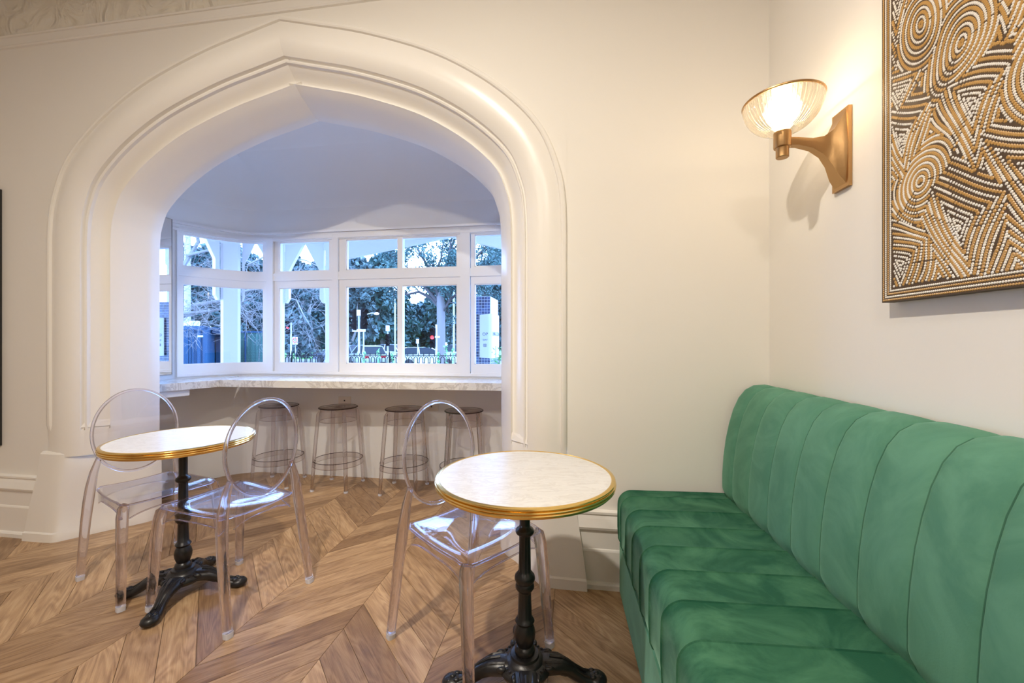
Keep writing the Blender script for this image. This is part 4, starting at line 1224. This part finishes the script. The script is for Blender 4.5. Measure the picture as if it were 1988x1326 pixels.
# ---- cars
M_TYRE = mat('tyre_rubber', (.02, .02, .02), .7); M_CARGLASS = mat('car_glass', (.01, .015, .02), .35, spec=.15); M_TAIL = mat('tail_light', (.35, .01, .01), .2)
def car(label, p, rz, color, tall=1.0):
    c = thing('car', label, 'car', (p[0], p[1], GZ), rz, 'cars on the road')
    paint = mat('car_paint', color, .25)
    # side outline (x along the car, z up): nose at +x
    low = [(-2.05, .32), (-2.1, .55), (-2.06, .86), (-1.2, .93), (.75, .93), (1.45, .86), (2.0, .72), (2.1, .5), (2.05, .3)]
    rows = []
    for y, k in ((-.82, .86), (-.87, 1), (-.87, 1), (.87, 1), (.87, 1), (.82, .86)):
        rows.append([(x * (.985 if k < 1 else 1), y, .30 + (z - .30) * k) for x, z in low])
    b = MB(); b.grid(rows); n = len(low)
    b.f.append(tuple(range(n))); b.m.append(0); o = (len(rows) - 1) * n; b.f.append(tuple(reversed(range(o, o + n)))); b.m.append(0)
    b.add([(-2.05, -.87, .3), (2.05, -.87, .3), (2.05, .87, .3), (-2.05, .87, .3)], [(0, 1, 2, 3)])
    b.build('body', paint, c, angle=35)
    H = .93 + .55 * tall
    cab = [(-1.95, .90, .84), (-1.62, H - .06, .66), (-1.35, H, .62), (-.1, H + .02, .62), (.25, H - .04, .64), (1.15, .92, .82)]
    g = MB(); g.grid([[(x, -w, z) for x, z, w in cab], [(x, w, z) for x, z, w in cab]])
    m_ = len(cab); g.f += [tuple(range(m_)), tuple(reversed(range(m_, 2 * m_)))]; g.m += [0, 0]
    g.build('glasshouse', M_CARGLASS, c, angle=30)
    rf = MB(); rt = [(-1.60, H - .05, .665), (-1.35, H + .005, .63), (-.1, H + .025, .63), (.25, H - .03, .65)]
    rf.grid([[(x, -w, z + .012) for x, z, w in rt], [(x, w, z + .012) for x, z, w in rt]]); rf.grid([[(x, -w, z - .03) for x, z, w in rt], [(x, w, z - .03) for x, z, w in rt]])
    for sg in (-1, 1):
        for (x0, z0, w0), (x1, z1, w1) in (((-1.95, .9, .85), (-1.58, H - .05, .67)), ((-.6, .92, .85), (-.62, H, .64)), ((1.15, .92, .83), (.25, H - .03, .655))):
            rf.tube([(x0, sg * w0, z0), (x1, sg * w1, z1)], .035, 6)
    rf.build('roof', paint, c, angle=40, fix=False)
    for x in (-1.3, 1.3):
        for sg in (-1, 1):
            MB().lathe([(1e-6, -.1), (.30, -.1), (.31, -.07), (.31, .07), (.30, .1), (.18, .11), (1e-6, .1)], (x, sg * .80, .31), 20, Matrix.Rotation(PI / 2 * sg, 4, 'X')).build('wheel', M_TYRE, c)
    for sg in (-1, 1): MB().box((-2.10, sg * .60 - .17, .62), (-2.06, sg * .60 + .17, .80)).build('tail_light', M_TAIL, c, smooth=False)
P = at(712, 31); car('silver hatchback seen from behind left of the white wagon', P, YAW + math.radians(125), (.30, .32, .33))
P = at(741, 38); car('white wagon on the road right of the silver hatchback', P, YAW + math.radians(172), (.50, .52, .52), 1.05)
P = at(828, 29); car('white sedan on the road behind the fence near the gum tree', P, YAW + math.radians(20), (.50, .52, .52), .8)
P = at(660, 35); car('dark car partly cut off by the frame left of the hatchback', P, YAW + math.radians(160), (.06, .07, .09))
P = at(872, 36); car('pale car on the road right of the gum tree', P, YAW + math.radians(175), (.45, .46, .46))

# ---- trees
def limb(mb, p, d, L, r, depth, rnd, spread=.6, droop=0.0, tips=None, seg=6, kids=3):
    pts = [Vector(p)]; rr = [r]; d = Vector(d).normalized()
    n = 4
    for i in range(n):
        d = (d + Vector((rnd.uniform(-1, 1), rnd.uniform(-1, 1), rnd.uniform(-.6, .8) - droop)) * .22).normalized()
        pts.append(pts[-1] + d * (L / n)); rr.append(max(.0022, r * (1 - .62 * (i + 1) / n)))
    mb.tube(pts, rr, seg, cap=False)
    if depth <= 0:
        if tips is not None: tips.append(pts[-1]); tips.append(pts[2])
        return
    for k in range(kids):
        i = rnd.choice([1, 2, 3, 4]) if k else 4
        a = Vector((rnd.uniform(-1, 1), rnd.uniform(-1, 1), rnd.uniform(-.5, 1) - droop)) * spread
        limb(mb, pts[i], d + a, L * rnd.uniform(.55, .8), max(.004, rr[i] * .72), depth - 1, rnd, spread, droop, tips, max(4, seg - 1), kids)
    if tips is not None: tips.append(pts[-1])
def leaf_cloud(mb, c, rad, n, size, rnd):
    for _ in range(n):
        while True:
            q = Vector((rnd.uniform(-1, 1), rnd.uniform(-1, 1), rnd.uniform(-1, 1)))
            if .25 < q.length < 1: break
        p = Vector(c) + Vector((q.x * rad[0], q.y * rad[1], q.z * rad[2]))
        a = Vector((rnd.uniform(-1, 1), rnd.uniform(-1, 1), rnd.uniform(-1, 1))).normalized() * size * rnd.uniform(.6, 1.2)
        b = a.cross(Vector((rnd.uniform(-1, 1), rnd.uniform(-1, 1), rnd.uniform(-1, 1)))).normalized() * size * .42
        o = len(mb.v)
        mb.v += [tuple(p - a), tuple(p + b), tuple(p + a), tuple(p - b)]
        mb.f.append((o, o + 1, o + 2, o + 3)); mb.m.append(0)
def leafy_tree(label, u, D, vtop, wpx, m, bark, seed, n=26, per=150, trunk_r=.22, low=.12, size=.22, vlow=None):
    rnd = random.Random(seed)
    p = at(u, D, GZ); H = zat(vtop, D) - GZ; Wd = wpx / 800.0 * D / 2
    o = thing('leafy_tree', label, 'tree', p, 0)
    tr = MB(); limb(tr, (0, 0, 0), (rnd.uniform(-.1, .1), 0, 1), H * .55, trunk_r, 2, rnd, .8, 0, None, 8, 4)
    tr.build('trunk', bark, o, fix=False)
    cr = MB()
    z0 = H * low
    for k in range(n):
        t = k / (n - 1)
        z = z0 + (H - z0) * (t ** .85)
        w = Wd * (.55 + .6 * math.sin(PI * min(1, .15 + .8 * t))) * (1 if t < .8 else 1.9 * (1.05 - t) + .5)
        a = rnd.uniform(0, 2 * PI); q = math.sqrt(rnd.random())
        c = (math.cos(a) * w * q * .8, math.sin(a) * w * q * .6, z)
        s = Wd * rnd.uniform(.28, .46)
        leaf_cloud(cr, c, (s, s, s * .75), per, size, rnd)
    cr.build('crown', m, o, smooth=False, fix=False, kind='stuff')
    return o
M_BARKB = add_bump(mat('bare_bark', (.15, .14, .135), .8), 14, .5, .02)
TREES = [('tall evergreen far behind the bare tree and container', 425, 41, 478, 130, M_LEAF3, 31), ('tall dark tree far behind the mesh fence', 515, 55, 522, 120, M_LEAF1, 32), ('hazy tree far behind the speed sign', 590, 68, 545, 110, M_LEAF2, 33), ('hazy tree far behind the street name sign', 705, 84, 555, 120, M_LEAF2, 34), ('dark tree far behind the red signal', 838, 84, 600, 100, M_LEAF1, 35), ('tall spreading tree far behind the gum trunk', 892, 56, 505, 120, M_LEAF3, 36), ('tall tree at the far right behind the tiled pillar', 985, 40, 490, 130, M_LEAF3, 37),
         ('broad dark evergreen behind the container and thick post', 372, 22, 490, 120, M_LEAF1, 3), ('dark evergreen behind the mesh fence', 470, 29, 505, 110, M_LEAF1, 4), ('grey-green tree behind the narrow window', 560, 36, 505, 110, M_LEAF2, 5),
         ('dark green tree right of the speed sign', 612, 50, 520, 90, M_LEAF1, 6), ('tall pale gum behind the tall traffic signal', 684, 42, 505, 90, M_LEAF2, 7), ('broad gum crown showing in the upper left double pane', 742, 49, 498, 110, M_LEAF3, 8),
         ('low dark tree behind the white sedan', 800, 66, 604, 110, M_LEAF1, 9), ('mid green tree behind the white wagon', 748, 58, 580, 120, M_LEAF3, 10), ('grey-green tree right of the gum trunk', 905, 45, 612, 90, M_LEAF2, 12),
         ('dark tree behind the tiled pillar', 962, 28, 500, 90, M_LEAF1, 13), ('dark bushy tree left of the cars', 648, 58, 590, 60, M_LEAF1, 14)]
for i, (l, u, D, vt, w, m, sd) in enumerate(TREES):
    leafy_tree(l, u, D, vt, w, m, M_BARKP if m is M_LEAF2 else M_BARKD, sd, n=30, per=190, size=.0085 * D, trunk_r=.007 * D)

# big gum with spreading dark boughs
rnd = random.Random(21)
gp = at(856, 20, GZ)
gum = thing('gum_tree', 'big gum tree with a thick grey trunk and dark spreading boughs', 'tree', gp, YAW)
g = MB()
g.tube([(-.02, 0, -.02), (0, 0, .6), (.02, 0, 1.8), (.0, 0, 3.4), (-.05, 0, 4.6)], [.30, .235, .20, .20, .17], 12)
g.build('trunk', M_BARKG, gum, angle=60)
def lx(u): return (u - 856) / 800.0 * 20
def lz(v): return zat(v, 20) - GZ
tips = []
for path, r in (([(856, 600), (836, 578), (812, 566), (790, 572), (766, 566)], .10), ([(856, 590), (838, 572), (848, 560), (872, 555), (905, 556)], .085), ([(858, 598), (868, 585), (886, 574), (920, 566), (950, 540)], .09),
                ([(855, 585), (842, 540), (824, 505), (806, 478)], .11), ([(857, 580), (866, 530), (876, 490), (884, 450)], .12), ([(860, 606), (874, 588), (880, 560)], .06), ([(848, 585), (820, 552), (792, 520), (770, 505)], .07), ([(866, 560), (905, 520), (935, 490), (955, 462)], .08),
                ([(842, 540), (858, 505), (862, 470)], .07), ([(876, 500), (905, 480), (925, 455)], .06)):
    b = MB()
    pts = [(lx(u), rnd.uniform(-.5, .5) * (0 if i == 0 else 1), lz(v)) for i, (u, v) in enumerate(path)]
    n = len(pts)
    b.tube(pts, [r * (1 - .7 * i / (n - 1)) for i in range(n)], 7)
    for i in range(1, n):
        for k in range(3):
            d = Vector(pts[i]) - Vector(pts[i - 1]) + Vector((rnd.uniform(-1, 1), rnd.uniform(-1, 1), rnd.uniform(-.8, 1))) * .7
            limb(b, pts[i], d, rnd.uniform(.5, 1.0), r * .32, 1, rnd, .8, .1, tips, 5, 3)
    b.build('bough', M_BARKD, gum, fix=False)
cr = MB()
for t in tips:
    if rnd.random() < .85: leaf_cloud(cr, t, (.34, .34, .24), 20, .085, rnd)
cr.build('crown', M_LEAF3, gum, smooth=False, fix=False, kind='stuff')

# bare white-barked tree close to the veranda
rnd = random.Random(8)
bp_ = at(318, 8.2, GZ)
bare = thing('bare_tree', 'leafless pale-branched tree reaching across the curved window', 'tree', bp_, YAW)
D0 = 8.2
def bx(u): return (u - 318) / 800.0 * D0
def bz(v): return zat(v, D0) - GZ
MB().tube([(0, 0, 0), (.05, 0, 1.2), (-.1, 0, 2.2), (0, 0, 3.6)], [.16, .12, .10, .07], 9).build('trunk', M_BARKB, bare)
for path, r, kk in (([(318, 625), (356, 606), (400, 594), (434, 580), (480, 572), (522, 560), (560, 548)], .046, 4), ([(318, 622), (358, 612), (410, 603), (440, 595), (500, 580)], .036, 4), ([(340, 600), (372, 520), (386, 470), (396, 438), (404, 410)], .048, 5),
                    ([(390, 455), (430, 470), (470, 500), (510, 520)], .025, 5), ([(380, 500), (410, 480), (440, 452), (480, 440)], .03, 4), ([(330, 560), (360, 545), (410, 550), (440, 562)], .022, 5), ([(434, 580), (470, 610), (492, 640)], .015, 4), ([(465, 545), (480, 590), (486, 615)], .014, 4),
                    ([(500, 520), (540, 500), (580, 500), (620, 520)], .02, 5), ([(510, 560), (560, 580), (600, 610), (620, 640)], .018, 6), ([(560, 548), (600, 560), (628, 545)], .014, 5), ([(396, 438), (450, 430), (500, 450)], .02, 4)):
    b = MB()
    pts = [(bx(u), rnd.uniform(-.35, .35), bz(v)) for u, v in path]
    n = len(pts)
    b.tube(pts, [r * (1 - .6 * i / (n - 1)) for i in range(n)], 6)
    for i in range(n):
        for k in range(kk):
            d = Vector((rnd.uniform(-1, 1), rnd.uniform(-1, 1), rnd.uniform(-1.0, .8)))
            limb(b, pts[i], d, rnd.uniform(.25, .55), max(.0042, r * .11), 2, rnd, .9, .12, None, 4, 3)
    b.build('bough', M_BARKB, bare, fix=False)

# weeds by the fence and the pillar
M_WEED = mat('weed_leaves', (.10, .30, .10), .6)
for i, (u, D, vt, l) in enumerate([(735, 11.6, 676, 'tall leafy weed in front of the fence left of the window mullion'), (707, 11.6, 684, 'short leafy weed at the fence below the silver hatchback'), (762, 11.6, 684, 'leafy weed at the fence below the small signal pole'), (851, 11.5, 682, 'leafy weed in front of the gum trunk'),
                                   (866, 11.5, 670, 'tall leafy weed right of the gum trunk'), (878, 11.5, 674, 'leafy weed in front of the right street lamp pole'), (962, 4.3, 672, 'thin leafy weed in front of the white banner'), (969, 4.5, 682, 'broad leafy weed at the right corner of the tiled pillar')]):
    rnd = random.Random(40 + i)
    p = at(u, D, -.6); H = zat(vt, D) + .6
    w = thing('garden_weed', l, 'plant', p)
    MB().tube([(0, 0, 0), (.01, 0, H * .5), (0, .01, H)], [.008, .006, .003], 5).build('stem', M_WEED, w)
    lf = MB()
    for k in range(40): leaf_cloud(lf, (rnd.uniform(-.03, .03), 0, H * rnd.uniform(.55, 1)), (.03 * D / 8, .03, .02), 1, .0035 * D + .006, rnd)
    lf.build('leaves', M_WEED, w, smooth=False, fix=False, kind='stuff')
